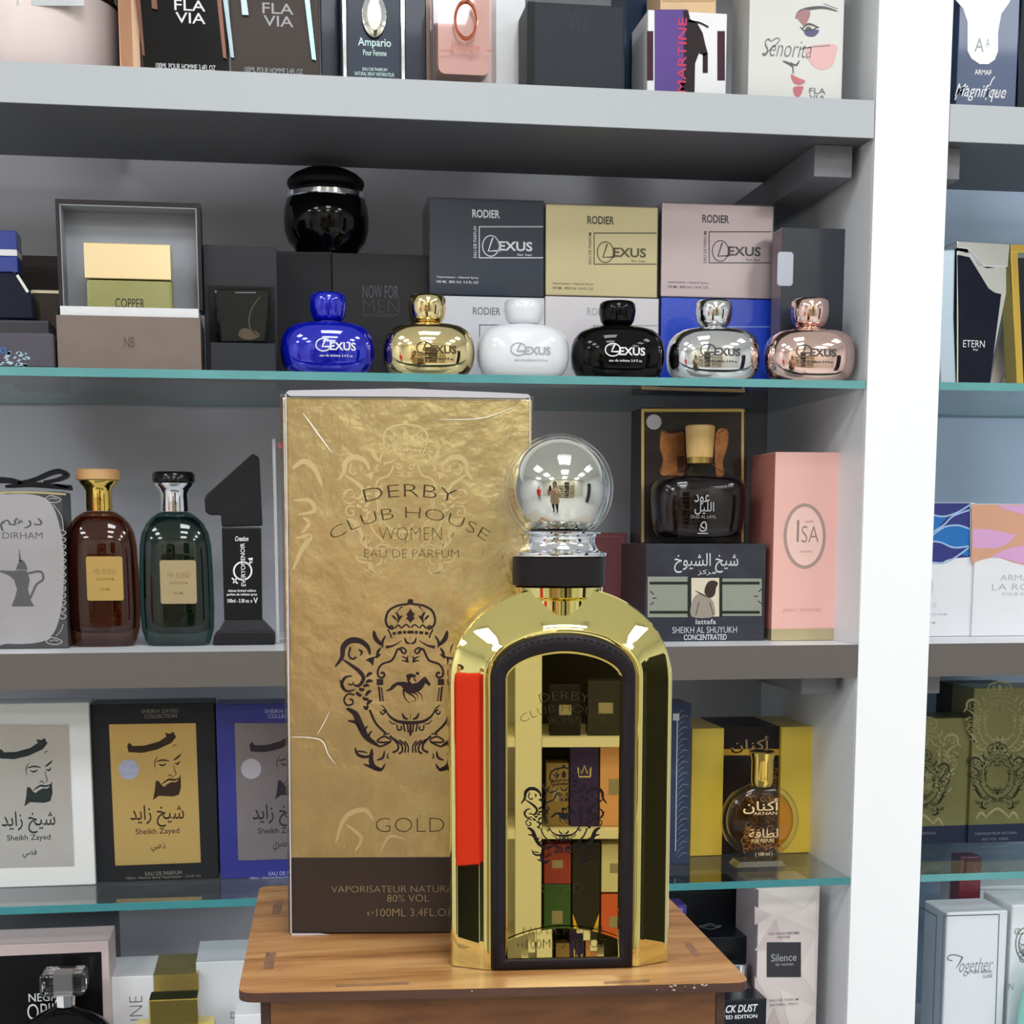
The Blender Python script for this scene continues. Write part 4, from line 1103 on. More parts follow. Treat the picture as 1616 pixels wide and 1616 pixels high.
# ================================================================== ROW 4: on the lower glass shelf
Z = Z_G4 + 0.0003
PG = mat('gold portrait foil', (212, 184, 118), 0.24, 0.75, var=0.12, nscale=14)
PS = mat('silver portrait foil', (206, 208, 212), 0.22, 0.8, var=0.2, nscale=10)
PV = mat('smoky silver foil', (150, 146, 156), 0.22, 0.8, var=0.3, nscale=10)
def portrait(label, xl, xr, yt, Y, m, panelm, pan, dx, dy, ink, seal, sm, name_ar, group=None, tl=True):
    t, F, W, H = facebox(label, xl, xr, yt, Y, Z, .045, m, bev=.0008)
    mb = MB(); P = [F.pix(*p) for p in pan]; prism(mb, F, P, .0007, .0002); mb.build('foil_panel', panelm, t)
    s = 1 / 3.513
    X = lambda pts: [(x * s + dx, 1060 + y * s + dy) for x, y in pts]
    k = Ink(F, .0009)
    k.poly(X([(705, 408), (718, 393), (735, 412), (800, 410), (880, 388), (922, 360), (915, 338), (940, 345), (960, 333), (976, 362), (950, 395), (870, 432), (790, 450), (712, 446)]))
    k.line(X([(865, 500), (900, 490), (940, 496)]), 2.6, 1); k.line(X([(880, 512), (900, 520), (922, 510)]), 2.6, 1); k.line(X([(962, 492), (985, 475), (1003, 458)]), 3, 1); k.line(X([(970, 505), (985, 512), (996, 495)]), 2.6, 1)
    k.line(X([(875, 470), (858, 500), (862, 540)]), 1.3, 1); k.line(X([(962, 510), (968, 545), (975, 568), (955, 585)]), 1.2, 1); k.line(X([(930, 580), (945, 572), (955, 585)]), 1.4, 1)
    k.line(X([(895, 625), (935, 598), (965, 600), (1000, 590)]), 3.2, 1); k.line(X([(960, 418), (968, 405), (978, 410)]), 1)
    k.poly(X([(863, 606), (880, 606), (896, 630), (912, 638), (926, 624), (950, 612), (972, 614), (986, 604), (1000, 572), (1004, 640), (992, 682), (960, 692), (915, 690), (880, 688), (848, 712), (858, 660)]))
    k.done('portrait_print', ink, t)
    k = Ink(F, .0009)
    k.text(arabic('شيخ زايد'), 722 * s + dx, 1060 + 738 * s + dy, 1020 * s + dx, 1060 + 862 * s + dy, w=.004); k.text('Sheikh Zayed', 752 * s + dx, 1060 + 868 * s + dy, 993 * s + dx, 1060 + 908 * s + dy, w=.002); k.text(arabic(name_ar), 838 * s + dx, 1060 + 948 * s + dy, 916 * s + dx, 1060 + 1000 * s + dy, w=.004)
    k.done('lettering', ink, t)
    if seal:
        k = Ink(F, .0009); k.oval(714 * s + dx, 1060 + 542 * s + dy, 16, 16); k.done('round_seal', seal, t)
    if tl:
        k = Ink(F, .0002); x0, x1 = xl + 70, xl + 129
        k.text('SHEIKH ZAYED', x0, 1119, x1, 1125, w=.005); k.text('COLLECTION', x0 + 5, 1127, x1 - 3, 1133, w=.005); k.text('EAU DE PARFUM', xl + 76, 1375, xl + 134, 1381, w=.005); k.text('100ml - Natural Spray Vaporisateur - 3.4 Fl. Oz', xl + 46, 1382, xl + 164, 1387)
        k.done('border_lettering', sm, t)
    return t
portrait('white box with a silver portrait panel, left of the black gold one', -75, 151, 1112, 1.374, mat('satin white card', (224, 224, 222), 0.3, var=0.01), PS, [(-40, 1144), (108, 1144), (117, 1366), (-40, 1370)], -203, 10, mat('dark teal ink', (40, 48, 48), 0.4), None, I_LG, 'فضي', tl=False)
portrait('black box with a gold portrait panel and bluish seal', 153, 346, 1112, 1.382, mat('black satin card', (36, 37, 40), 0.35, var=0.1, nscale=10), PG, [(172, 1143), (309, 1141), (317, 1361), (182, 1366)], 0, 0, mat('brown portrait ink', (52, 36, 26), 0.4), mat('holographic seal', (172, 178, 206), 0.3, 0.5, var=0.3, nscale=300), mat('dim gold ink', (128, 122, 112), 0.4), 'ذهبي')
portrait('royal blue box with a smoky silver portrait panel, half hidden by the gold box', 348, 545, 1112, 1.379, mat('royal blue card', (44, 48, 128), 0.35, var=0.1, nscale=10), PV, [(370, 1141), (508, 1141), (514, 1354), (376, 1358)], 193, -1, mat('plum black ink', (42, 36, 44), 0.4), mat('clear seal', (176, 174, 184), 0.3, 0.4), mat('pale violet ink', (164, 166, 206), 0.4), 'حصري')
NVF = mat('navy leafy card', (50, 58, 82), 0.35, var=0.5, nscale=60)
t, F, W, H = facebox('navy box with silver leaf sprays, just right of the gold bottle', 985, 1087, 1112, 1.3776, Z, .045, NVF)
k = Ink(F, .0002)
for i in range(13):
    y = 1128 + i * 18
    k.line([(1070, y + 10), (1078, y + 2), (1086, y + 3)], 2, 1); k.line([(1068, y + 4), (1074, y - 5), (1080, y - 7)], 1.6, 1)
k.done('leaf_print', mat('slate leaf ink', (92, 100, 122), 0.4), t)
k = Ink(F, .0003); k.line([(1069, 1136), (1066, 1343)], 1.6, smooth=False); k.rect(1062, 1126, 1072, 1137); k.done('silver_line', mat('silver line', (186, 188, 196), 0.3, 0.4), t)

# yellow and black box with inset centre
Y = 1.412
O = Vector((colx(1089, Y, Z), Y, Z)); F = Frame(O); W = along(1280, O, F.u); H = rise(1150, O) - Z
t = thing('perfume_box', 'yellow winged box with a black recessed centre behind the amber flask', 'perfume box', F.w(W / 2, 0, -.045))
YEL = mat('lemon yellow card', (228, 198, 70), 0.3, var=0.05, nscale=6, coat=0.2)
xa, xb = F.pix(1141, 1250)[0], F.pix(1231, 1250)[0]
mb = MB(); fbox(mb, F, 0, xa, 0, H, 0, -.09); mb.build('left_panel', YEL, t, bevel=.0006)
mb = MB(); fbox(mb, F, xb, W, 0, H, 0, -.09); mb.build('right_panel', YEL, t, bevel=.0006)
mb = MB(); fbox(mb, F, xa + .0002, xb - .0002, 0, H, -.006, -.09); mb.build('centre_panel', mat('black inset card', (30, 24, 26), 0.35), t)
k = Ink(F, -.0058); k.rect(1141, 1182, 1232, 1192); k.done('gold_line', mat('gold line foil', (206, 164, 66), 0.3, 0.5), t)
k = Ink(F, -.0058); k.text(arabic('أكنان'), 1154, 1162, 1213, 1188, w=.005); k.done('lettering', mat('tan foil ink', (168, 138, 96), 0.4), t)
BRG = mat('bronze vine ink', (158, 106, 50), 0.35, 0.4)
k = Ink(F, -.0057)
random.seed(5)
def vines(k, x0, y0, x1, y1, n, wd=1.5):
    for i in range(n):
        x, y = random.uniform(x0, x1), random.uniform(y0, y1); r = random.uniform(4, 8); s0 = random.uniform(0, 6)
        k.line([(x + r * (1 - j * .09) * math.cos(s0 + j * .75), y + r * (1 - j * .09) * math.sin(s0 + j * .75)) for j in range(9)], wd, 2)
vines(k, 1216, 1198, 1227, 1340, 16); vines(k, 1176, 1205, 1215, 1345, 30); k.done('vine_print', BRG, t)
c = (colx(1199, 1.366, Z), 1.366)
t = thing('perfume_bottle', 'round clear flask of amber perfume with a flared gold cap', 'perfume bottle', (c[0], c[1], Z))
F = Frame((c[0], c[1], Z)); sc = F.scale()
ca, cb = F.pix(1199, 1294); R0 = 60.5 * sc
def disc(r, half, edge, flat, nm, m, smooth=60, dz=0):
    """upright round flask body: rings from front to back, flattened foot"""
    mb = MB(); rings = []
    for (q, y) in ((.02, -half), (.8, -half), (.9, -half + edge * .25), (.97, -half + edge * .6), (1.0, -half + edge), (1.0, half - edge), (.97, half - edge * .6), (.9, half - edge * .25), (.8, half), (.02, half)):
        rings.append([F.w(ca + r * q * math.sin(i / 64 * 6.28319), max(flat, cb + r * q * math.cos(i / 64 * 6.28319)), -y) for i in range(64)])
    loft(mb, rings); return mb.build(nm, m, t, smooth=smooth)
disc(R0, .0125, .006, .0055, 'glass_body', GCLR)
disc(R0 * .86, .0095, .004, .009, 'liquid', clear('amber perfume', (0.93, 0.70, 0.30), 0.0, ior=1.2))
fa, fb = F.pix(1156, 1366)[0], F.pix(1234, 1366)[0]
mb = MB(); loft(mb, [[F.w(fa, 0, .012), F.w(fb, 0, .012), F.w(fb, 0, -.012), F.w(fa, 0, -.012)], [F.w(fa + .004, .0052, .011), F.w(fb - .004, .0052, .011), F.w(fb - .004, .0052, -.011), F.w(fa + .004, .0052, -.011)]]); mb.build('glass_foot', clear('thick foot glass', (0.86, 0.84, 0.72), 0.12), t)
pg = pprof(c, [(1240, 15), (1235, 17), (1228, 17.5), (1200, 17.5), (1193, 19), (1187, 21), (1185, 19)]); 
zc = Z + cb + R0 + .0002; pg[0] = (max(pg[0][0], zc - .004), pg[0][1])
mb = MB(); spin(mb, c, pg, n=40); mb.build('cap', GOLDM, t, smooth=40)
F2 = Frame((c[0], c[1] - .0128, Z))
k = Ink(F2, .0003); k.text(arabic('أكنان'), 1173, 1260, 1229, 1284, w=.01); k.text('AKNAN', 1189, 1281, 1226, 1286); k.text('( 100 ml )', 1192, 1345, 1219, 1352, w=.005); k.text(arabic('لطافة'), 1182, 1308, 1228, 1322, w=.005); k.text('PURE PERFUME', 1186, 1324, 1222, 1330); k.done('lettering', mat('pale gold ink', (236, 206, 150), 0.4), t)
k = Ink(F2, .0002); random.seed(11); vines(k, 1172, 1300, 1228, 1342, 26, 1.6); vines(k, 1180, 1250, 1222, 1262, 6, 1.4); k.done('vine_print', BRG, t)

# ================================================================== ROW 5: on the bottom board
Z = Z_5 + 0.0003
t, F, W, H = facebox('black fronted pink box behind the crystal capped bottle, bottom left', -60, 182, 1495, 1.335, Z, .056, mat('blush card', (206, 186, 186), 0.4, var=0.05, nscale=12), side=None, z1=None)
k = Ink(F, .0002); x_, y_ = 160, 1502
k.poly([(-50, 1511), (160, 1502), (164, 1640), (-50, 1640)]); k.done('black_panel', mat('black gloss panel', (22, 21, 23), 0.15, var=0.3, nscale=12, coat=0.4), t)
k = Ink(F, .0004); k.text('NEGRA', 45, 1567, 102, 1580, w=.005); k.text('OPIUM', 43, 1583, 116, 1608, w=-.005); k.done('lettering', I_W, t)
t, F, W, H = facebox('dark grey box behind the black fronted pink box', -60, 186, 1473, 1.418, Z, .07, mat('dim grey card', (84, 84, 90), 0.4, var=0.2, nscale=14))
k = Ink(F, .0002); k.rect(-40, 1478, 180, 1480); k.done('printed_line', I_DG, t)

cry = (colx(110, 1.285, Z), 1.305)
c = (colx(112, 1.305, Z), 1.305)
# the crystal capped bottle is 12 cm tall
t = thing('perfume_bottle', 'black domed bottle with a square faceted crystal cap, bottom left', 'perfume bottle', (c[0], c[1], Z))
pf = pprof(c, [(1760, 66), (1740, 80), (1690, 90), (1650, 84), (1625, 72), (1610, 58), (1597, 38), (1590, 22), (1587, 16)]); pf[0] = (Z, pf[0][1])
pf = [q for i, q in enumerate(pf) if i == 0 or q[0] > Z + .003]
mb = MB(); spin(mb, c, pf, ratio=.6, n=56); mb.build('glass_body', JB, t, smooth=50)
CRY = refr('crystal', (246, 247, 250), 0.0, 1.5)
pk = pprof(c, [(1586, 15), (1566, 16)]); pk[0] = (pf[-1][0] + .0003, pk[0][1])
mb = MB(); spin(mb, c, pk, n=8); mb.build('cap_neck', CHROME, t)
zk0, zk1 = pk[-1][0] + .0003, rise(1531, Vector((c[0], c[1], Z)))
hx = 34 * depth((c[0], c[1], zk0)) / FPX
mb = MB(); wbox(mb, c[0] - hx, c[0] + hx, c[1] - hx * .8, c[1] + hx * .8, zk0, zk1); mb.build('cap', CRY, t, bevel=.0022, seg=1)
mb = MB(); wbox(mb, c[0] - hx * .42, c[0] + hx * .42, c[1] - hx * .35, c[1] + hx * .35, zk0 + .001, zk1 - .003); mb.build('cap_core', mat('frosted silver core', (216, 217, 220), 0.3, 0.6), t)

t, F, W, H = facebox('white box with a gold band and sideways lettering, behind the yellow bottle', 171, 319, 1543, 1.352, Z, .068, WHITE)
a0, a1 = F.pix(244, 1600)[0], F.pix(319, 1600)[0]
mb = MB(); fbox(mb, F, a0, W + .0004, .0002, H + .0004, .0005, -.0684); mb.build('gold_band', mat('olive gold band', (196, 178, 110), 0.22, 0.7, var=0.1), t)
k = Ink(F, .0002); k.text('NNE', 205, 1572, 225, 1625, rot=90, w=-.025); k.done('lettering', I_DG, t)
c = (colx(282, 1.303, Z), 1.303)
t = thing('perfume_bottle', 'yellow perfume bottle with a square gold cap, bottom row', 'perfume bottle', (c[0], c[1], Z))
P0 = Vector((c[0], c[1], Z)); sc = depth(P0) / FPX
zs1 = rise(1611, P0); hw = 62 * sc
mb = MB(); wbox(mb, c[0] - hw, c[0] + hw, c[1] - .015, c[1] + .015, Z, zs1); mb.build('glass_body', mat('lemon perfume glass', (222, 194, 20), 0.08, coat=0.8, var=0.2, nscale=30), t, bevel=.004)
hw = 37 * sc
mb = MB(); wbox(mb, c[0] - hw, c[0] + hw, c[1] - .013, c[1] + .013, zs1 + .0003, rise(1577, Vector((c[0], c[1] - .013, Z)))); mb.build('cap', mat('dark gold mirror', (200, 176, 96), 0.1, 1.0), t, bevel=.001)
t, F, W, H = facebox('plain white box beside the left edge of the wooden stand', 316, 404, 1519, 1.362, Z, .075, mat('cool white card', (222, 225, 230), 0.35, var=0.01), z1=None)
k = Ink(F, .0002); k.text('D', 364, 1597, 371, 1607, w=-.01); k.text('EAU', 372, 1597, 396, 1607, w=-.01); k.done('lettering', I_DG, t)
t, F, W, H = facebox('small white box peeking out under the corner of the wooden stand', 375, 452, 1602, 1.30, Z, .035, mat('soft white card', (236, 236, 238), 0.35, var=0.01), z1=None)
k = Ink(F, .0002); k.rect(379, 1640, 440, 1642); k.done('printed_line', I_LG, t)

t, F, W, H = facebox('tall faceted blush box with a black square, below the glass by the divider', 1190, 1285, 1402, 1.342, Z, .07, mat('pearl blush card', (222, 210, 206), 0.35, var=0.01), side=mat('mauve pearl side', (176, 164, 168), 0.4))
tri = [[(1191, 1402), (1288, 1402), (1270, 1432)], [(1191, 1430), (1218, 1444), (1191, 1460)], [(1232, 1446), (1264, 1438), (1288, 1420), (1287, 1470)], [(1191, 1500), (1225, 1450), (1240, 1500)], [(1286, 1480), (1286, 1570), (1262, 1530)], [(1191, 1540), (1215, 1580), (1191, 1600)], [(1230, 1560), (1286, 1590), (1250, 1640)], [(1200, 1640), (1222, 1590), (1240, 1640)]]
for j, m_ in enumerate((mat('pale facet', (232, 221, 216), 0.35, var=0.01), mat('rosy facet', (206, 190, 188), 0.35, var=0.01))):
    for q in tri[j::2]:
        k = Ink(F, .0002 + .00002 * tri.index(q)); k.poly(q); k.done('facet', m_, t)
k = Ink(F, .0004); k.rect(1210, 1487, 1264, 1542); k.done('black_square', mat('charcoal square', (60, 60, 66), 0.4), t)
k = Ink(F, .0006); k.text('Silence', 1217, 1505, 1257, 1517, w=.005); k.text('for women', 1224, 1519, 1252, 1524); k.done('title_print', I_LG, t)
k = Ink(F, .0004); k.text('NEW BRAND PERFUMES', 1213, 1471, 1262, 1475); k.text('PRESTIGE', 1227, 1477, 1247, 1481); k.text('EAU DE PARFUM', 1215, 1576, 1260, 1580); k.text('NATURAL SPRAY', 1215, 1583, 1260, 1587); k.done('lettering', I_G, t)
DK = mat('ink black card', (24, 26, 32), 0.32)
t, F, W, H = facebox('black box with a silver diamond emblem on its lid, right of the stand', 1068, 1189, 1482, 1.375, Z, .05, DK)
TF = Frame(F.w(0, H, 0), 0); TF.v = Vector((0, 1, 0)); TF.n = Vector((0, 0, 1))
k = Ink(TF, .0003); k.line([(1103, 1462), (1121, 1457), (1138, 1462), (1122, 1467), (1103, 1462)], 2, smooth=False); k.line([(1110, 1462), (1122, 1460), (1130, 1463)], 1.6); k.line([(1128, 1465), (1138, 1461)], 2.6); k.done('emblem', I_LG, t)
t, F, W, H = facebox('taller black box standing behind the diamond emblem box', 1040, 1168, 1404, 1.432, Z, .06, mat('deep black card', (22, 23, 28), 0.35))
k = Ink(F, .0002); k.rect(1042, 1408, 1164, 1409.2); k.done('printed_line', mat('dim line', (46, 47, 52), 0.4), t)
t, F, W, H = facebox('violet box whose corner shows behind the wooden stand', 985, 1079, 1432, 1.335, Z, .028, mat('violet card', (62, 50, 124), 0.3))
k = Ink(F, .0003); k.rect(1000, 1433, 1078, 1435); k.rect(1075, 1433, 1077, 1470); k.line([(1066, 1444), (1072, 1438)], 1); k.done('border_print', mat('lilac line', (166, 150, 226), 0.3), t)
c = (colx(1160, 1.354, Z), 1.354)
t = thing('perfume_bottle', 'bottle with a round silver cap behind the right corner of the stand', 'perfume bottle', (c[0], c[1], Z))
zc = rise(1542, Vector((c[0], c[1], Z)))
mb = MB(); spin(mb, c, [(Z, .017), (zc - .02, .017), (zc - .008, .013), (zc - .001, .0085)], n=40); mb.build('glass_body', mat('smoked glass', (66, 66, 72), 0.08, coat=0.7), t, smooth=40)
mb = MB(); spin(mb, c, [(zc, .0085), (zc + .0005, .0094), (zc + .0135, .0094), (zc + .0145, .0085), (zc + .0146, .002)], n=40); mb.build('cap', CHROME, t, smooth=40)
t, F, W, H = facebox('small black box with white brush lettering at the stand corner', 1118, 1206, 1580, 1.301, Z, .033, mat('slate black gloss', (30, 33, 41), 0.3))
k = Ink(F, .0003); k.text('BLACK DUST', 1124, 1586, 1196, 1598, w=.02, shear=.25); k.text('LIMITED EDITION', 1124, 1602, 1195, 1608, w=.02); k.done('lettering', I_W, t)

# right bay, row 4
Z = Z_G4 + 0.0003
DG = mat('olive foil', (122, 120, 78), 0.3, 0.6, var=0.5, nscale=16)
ORN = []
for (lab, xl, xr, yt, Y, cxp, cyp) in (('lower ornate olive gold box beside the divider in the right bay', 1438, 1526, 1134, 1.4356, 1455, 1240), ('taller ornate olive gold box at the right edge of the photo', 1527, 1650, 1086, 1.432, 1574, 1230)):
    t, F, W, H = facebox(lab, xl, xr, yt, Y, Z, .05, DG, side=mat('dull gold side', (150, 144, 96), 0.35, 0.5))
    mb = MB(); fbox(mb, F, -.0002, W + .0002, .0001, F.pix(1560, 1301)[1], .0005, -.0502); mb.build('base_band', mat('navy base band', (38, 44, 66), 0.4), t)
    k = Ink(F, .0007); x = (1452, 1477) if xl < 1500 else (1538, 1606)
    k.text('VAPORISATEUR NATURAL', x[0], 1313, x[1], 1317); k.text('80% VOL 100ML', x[0] + 12, 1322, x[1] - 14, 1326); k.done('lettering', I_G, t)
    ORN.append((t, F, cxp, cyp))
t, F, W, H = facebox('dark olive box behind the two ornate boxes in the right bay', 1501, 1590, 1081, 1.495, Z, .05, mat('dark olive card', (64, 64, 52), 0.4))
k = Ink(F, .0002); k.rect(1503, 1085, 1580, 1087); k.done('printed_line', mat('olive line', (84, 84, 66), 0.4), t)

# right bay, row 5
Z = Z_5 + 0.0003
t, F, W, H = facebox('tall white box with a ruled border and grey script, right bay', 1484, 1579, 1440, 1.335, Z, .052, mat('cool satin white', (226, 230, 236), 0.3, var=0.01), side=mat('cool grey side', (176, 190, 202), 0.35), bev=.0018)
k = Ink(F, .0003)
k.line([(1489, 1445.5), (1576, 1443)], 1.3, smooth=False); k.line([(1489, 1445.5), (1482, 1640)], 1.3, smooth=False); k.line([(1577, 1443), (1570, 1640)], 1.3, smooth=False); k.done('rule_print', I_DG, t)
k = Ink(F, .0003); k.text('ogether', 1514, 1512, 1567, 1540, shear=.35, w=-.015); k.line([(1503, 1516), (1496, 1514), (1498, 1508), (1508, 1507), (1520, 1511)], 1.8); k.line([(1519, 1511), (1513, 1522), (1508, 1529)], 3, 2); k.text('BY NEW BRAND', 1527, 1532, 1566, 1536); k.text('LUXE', 1552, 1538, 1566, 1543); k.done('lettering', I_G, t)
LF = Frame(F.w(0, 0, -.052), math.pi / 2)
LF.u = Vector((0, -1, 0)); LF.n = Vector((-1, 0, 0))
k = Ink(LF, .0003); k.line([(1446, 1428), (1478, 1446)], 1.3, smooth=False); k.line([(1478, 1446), (1471, 1640)], 1.3, smooth=False); k.done('side_rule_print', I_DG, t)
c = (colx(1512, 1.415, Z), 1.415)
t = thing('perfume_bottle', 'bottle with a maroon cap behind the white box with script', 'perfume bottle', (c[0], c[1], Z))
P0 = Vector((c[0], c[1], Z)); zc = rise(1428, P0)
mb = MB(); spin(mb, c, [(Z, .024), (zc - .02, .024), (zc - .006, .02), (zc, .012)], n=40, ratio=.7); mb.build('glass_body', mat('rose grey glass', (160, 130, 136), 0.1, coat=0.6), t, smooth=40)
mb = MB(); wbox(mb, c[0] - .0115, c[0] + .0115, c[1] - .011, c[1] + .011, zc + .0003, Z_G4 - .0075); mb.build('cap', mat('maroon cap', (112, 38, 50), 0.3, coat=0.3), t, bevel=.001)
t, F, W, H = facebox('white box with a silver crest, right of the script box', 1585, 1720, 1428, 1.34, Z, .062, mat('bright satin white', (232, 236, 240), 0.3, var=0.01), bev=.002)
k = Ink(F, .0003)
for (rx, ry) in ((16, 26), (11, 19)):
    k.oval(1619, 1490, rx, ry, 2)
random.seed(2); vines(k, 1606, 1468, 1622, 1512, 10, 1.6); k.text('N', 1592, 1552, 1599, 1562, w=-.02); k.done('crest_print', mat('antique silver ink', (140, 144, 142), 0.3, 0.4), t)
t, F, W, H = facebox('white carton at the back of the right bay bottom row', 1520, 1680, 1400, 1.44, Z, .07, mat('white back card', (216, 220, 222), 0.35, var=0.01))
k = Ink(F, .0002); k.rect(1526, 1403, 1676, 1404.5); k.done('printed_line', I_LG, t)
c = (colx(1642, 1.315, Z), 1.315)
t = thing('perfume_bottle', 'mint green rounded bottle at the bottom right corner', 'perfume bottle', (c[0], c[1], Z))
pf = pprof(c, [(1740, 38), (1700, 46), (1640, 46), (1590, 42), (1550, 35), (1527, 26), (1521, 14)]); pf[0] = (Z, pf[0][1]); pf = [q for i, q in enumerate(pf) if i == 0 or q[0] > Z + .003]
mb = MB(); spin(mb, c, pf, ratio=.45, n=48); mb.build('glass_body', mat('mint lacquer', (140, 208, 196), 0.2, coat=0.5, var=0.02), t, smooth=50)
mb = MB(); spin(mb, c, [(pf[-1][0] + .0003, .007), (pf[-1][0] + .012, .0075), (pf[-1][0] + .013, .005)], n=32); mb.build('cap', SILVER, t, smooth=40)

# ================================================================== FOREGROUND: wooden stand, gold box, gold bottle
ZS = CAMZ - 0.1445
WOODT = wood('oak veneer', (92, 56, 28), (160, 110, 62), (192, 144, 92), scale=(3.2, 26, 60), rough=0.38)
WOODF = wood('walnut brown edge', (46, 26, 20), (64, 37, 27), (80, 50, 36), scale=(6, 6, 60), rough=0.5)
WOODP = wood('warm veneer panel', (76, 44, 22), (112, 70, 38), (136, 92, 54), scale=(3.2, 60, 26), rough=0.42)
fl, fr_, br, bl = Vector((-.0153, .4800)), Vector((.1512, .4668)), Vector((.1556, .6250)), Vector((-.0099, .6335))
stand = thing('display_stand', 'small wooden box stand with rounded top corners carrying the gold box and bottle', 'display stand', ((fl.x + fr_.x) / 2, .55, ZS - .26))
def rounded(quad, r, n=6):
    out = []
    for i in range(4):
        p, a, b = quad[i], quad[i - 1], quad[(i + 1) % 4]
        da, db = (a - p).normalized(), (b - p).normalized()
        s, e = p + da * r, p + db * r
        for j in range(n + 1):
            t_ = j / n
            out.append(s * (1 - t_) ** 2 + p * 2 * t_ * (1 - t_) + e * t_ * t_)
    return out
slab = rounded([fl, fr_, br, bl], .0065)
TH = .0031
mb = MB(); n = len(slab)
vs = [(p.x, p.y, ZS) for p in slab] + [(p.x, p.y, ZS - TH) for p in slab]
mb.add(vs, [tuple(range(n))], 0); mb.add(vs, [tuple(range(2 * n - 1, n - 1, -1))], 1); mb.add(vs, [(i, (i + 1) % n, (i + 1) % n + n, i + n) for i in range(n)], 1)
top = mb.build('top_slab', [WOODT, WOODF], stand)
UP = Frame((0, .5, ZS)); UP.v = Vector((0, 1, 0)); UP.n = Vector((0, 0, 1))
TEN = wood('tenon end wood', (84, 56, 40), (120, 84, 60), (150, 110, 80), scale=(40, 40, 40), rough=.5)
for q in ([(432, 1422), (447, 1420), (443, 1441), (429, 1443)], [(420, 1503), (436, 1503), (431, 1529), (415, 1530)], [(1078, 1487), (1090, 1487), (1106, 1508), (1096, 1510)], [(530, 1558), (645, 1554), (645, 1550), (530, 1554)], [(953, 1553), (1025, 1550), (1025, 1546), (953, 1549)]):
    mb = MB(); prism(mb, UP, [UP.pix(*p) for p in q], .00008, -.002); mb.build('tenon', TEN, stand)
ins = .0068
def lerp(a, b, f): return a + (b - a) * f
e1, e2 = (fr_ - fl).normalized(), (bl - fl).normalized()
a_, b_, c_, d_ = fl + e1 * ins + e2 * ins, fr_ - e1 * ins + e2 * ins, br - e1 * ins - e2 * ins, bl + e1 * ins - e2 * ins
def wallp(p, q, inner, nm, m):
    nrm = Vector((-(q - p).y, (q - p).x)).normalized() * .003 * inner
    mb = MB(); z0, z1 = ZS - .26, ZS - TH - .0001
    P = [p, q, q + nrm, p + nrm]
    mb.add([(v.x, v.y, z0) for v in P] + [(v.x, v.y, z1) for v in P], [(3, 2, 1, 0), (4, 5, 6, 7), (0, 1, 5, 4), (1, 2, 6, 5), (2, 3, 7, 6), (3, 0, 4, 7)])
    return mb.build(nm, m, stand)
wallp(a_ + e1 * .0032, b_ - e1 * .0032, 1, 'front_panel', WOODP)
wallp(d_ + e1 * .0032, c_ - e1 * .0032, -1, 'rear_panel', WOODP)
wallp(d_, a_, 1, 'side_panel', WOODF); wallp(b_, c_, 1, 'side_panel', WOODF)
EF = Frame((fl.x, fl.y - .0002, ZS - TH), math.atan2(e1.y, e1.x))
k = Ink(EF, .0003); random.seed(4)
for i in range(16):
    x = random.choice([random.gauss(1064, 8), random.gauss(1104, 9), random.uniform(480, 1120)])
    y = 1569 - (x - 408) * .0225 + random.uniform(0, 9)
    q = random.uniform(1, 3.2)
    k.poly([(x - q, y), (x, y - q * .5), (x + q, y), (x, y + q * .5)])
k.done('edge_wear_speck', mat('bare fibre', (206, 178, 160), 0.7), stand)

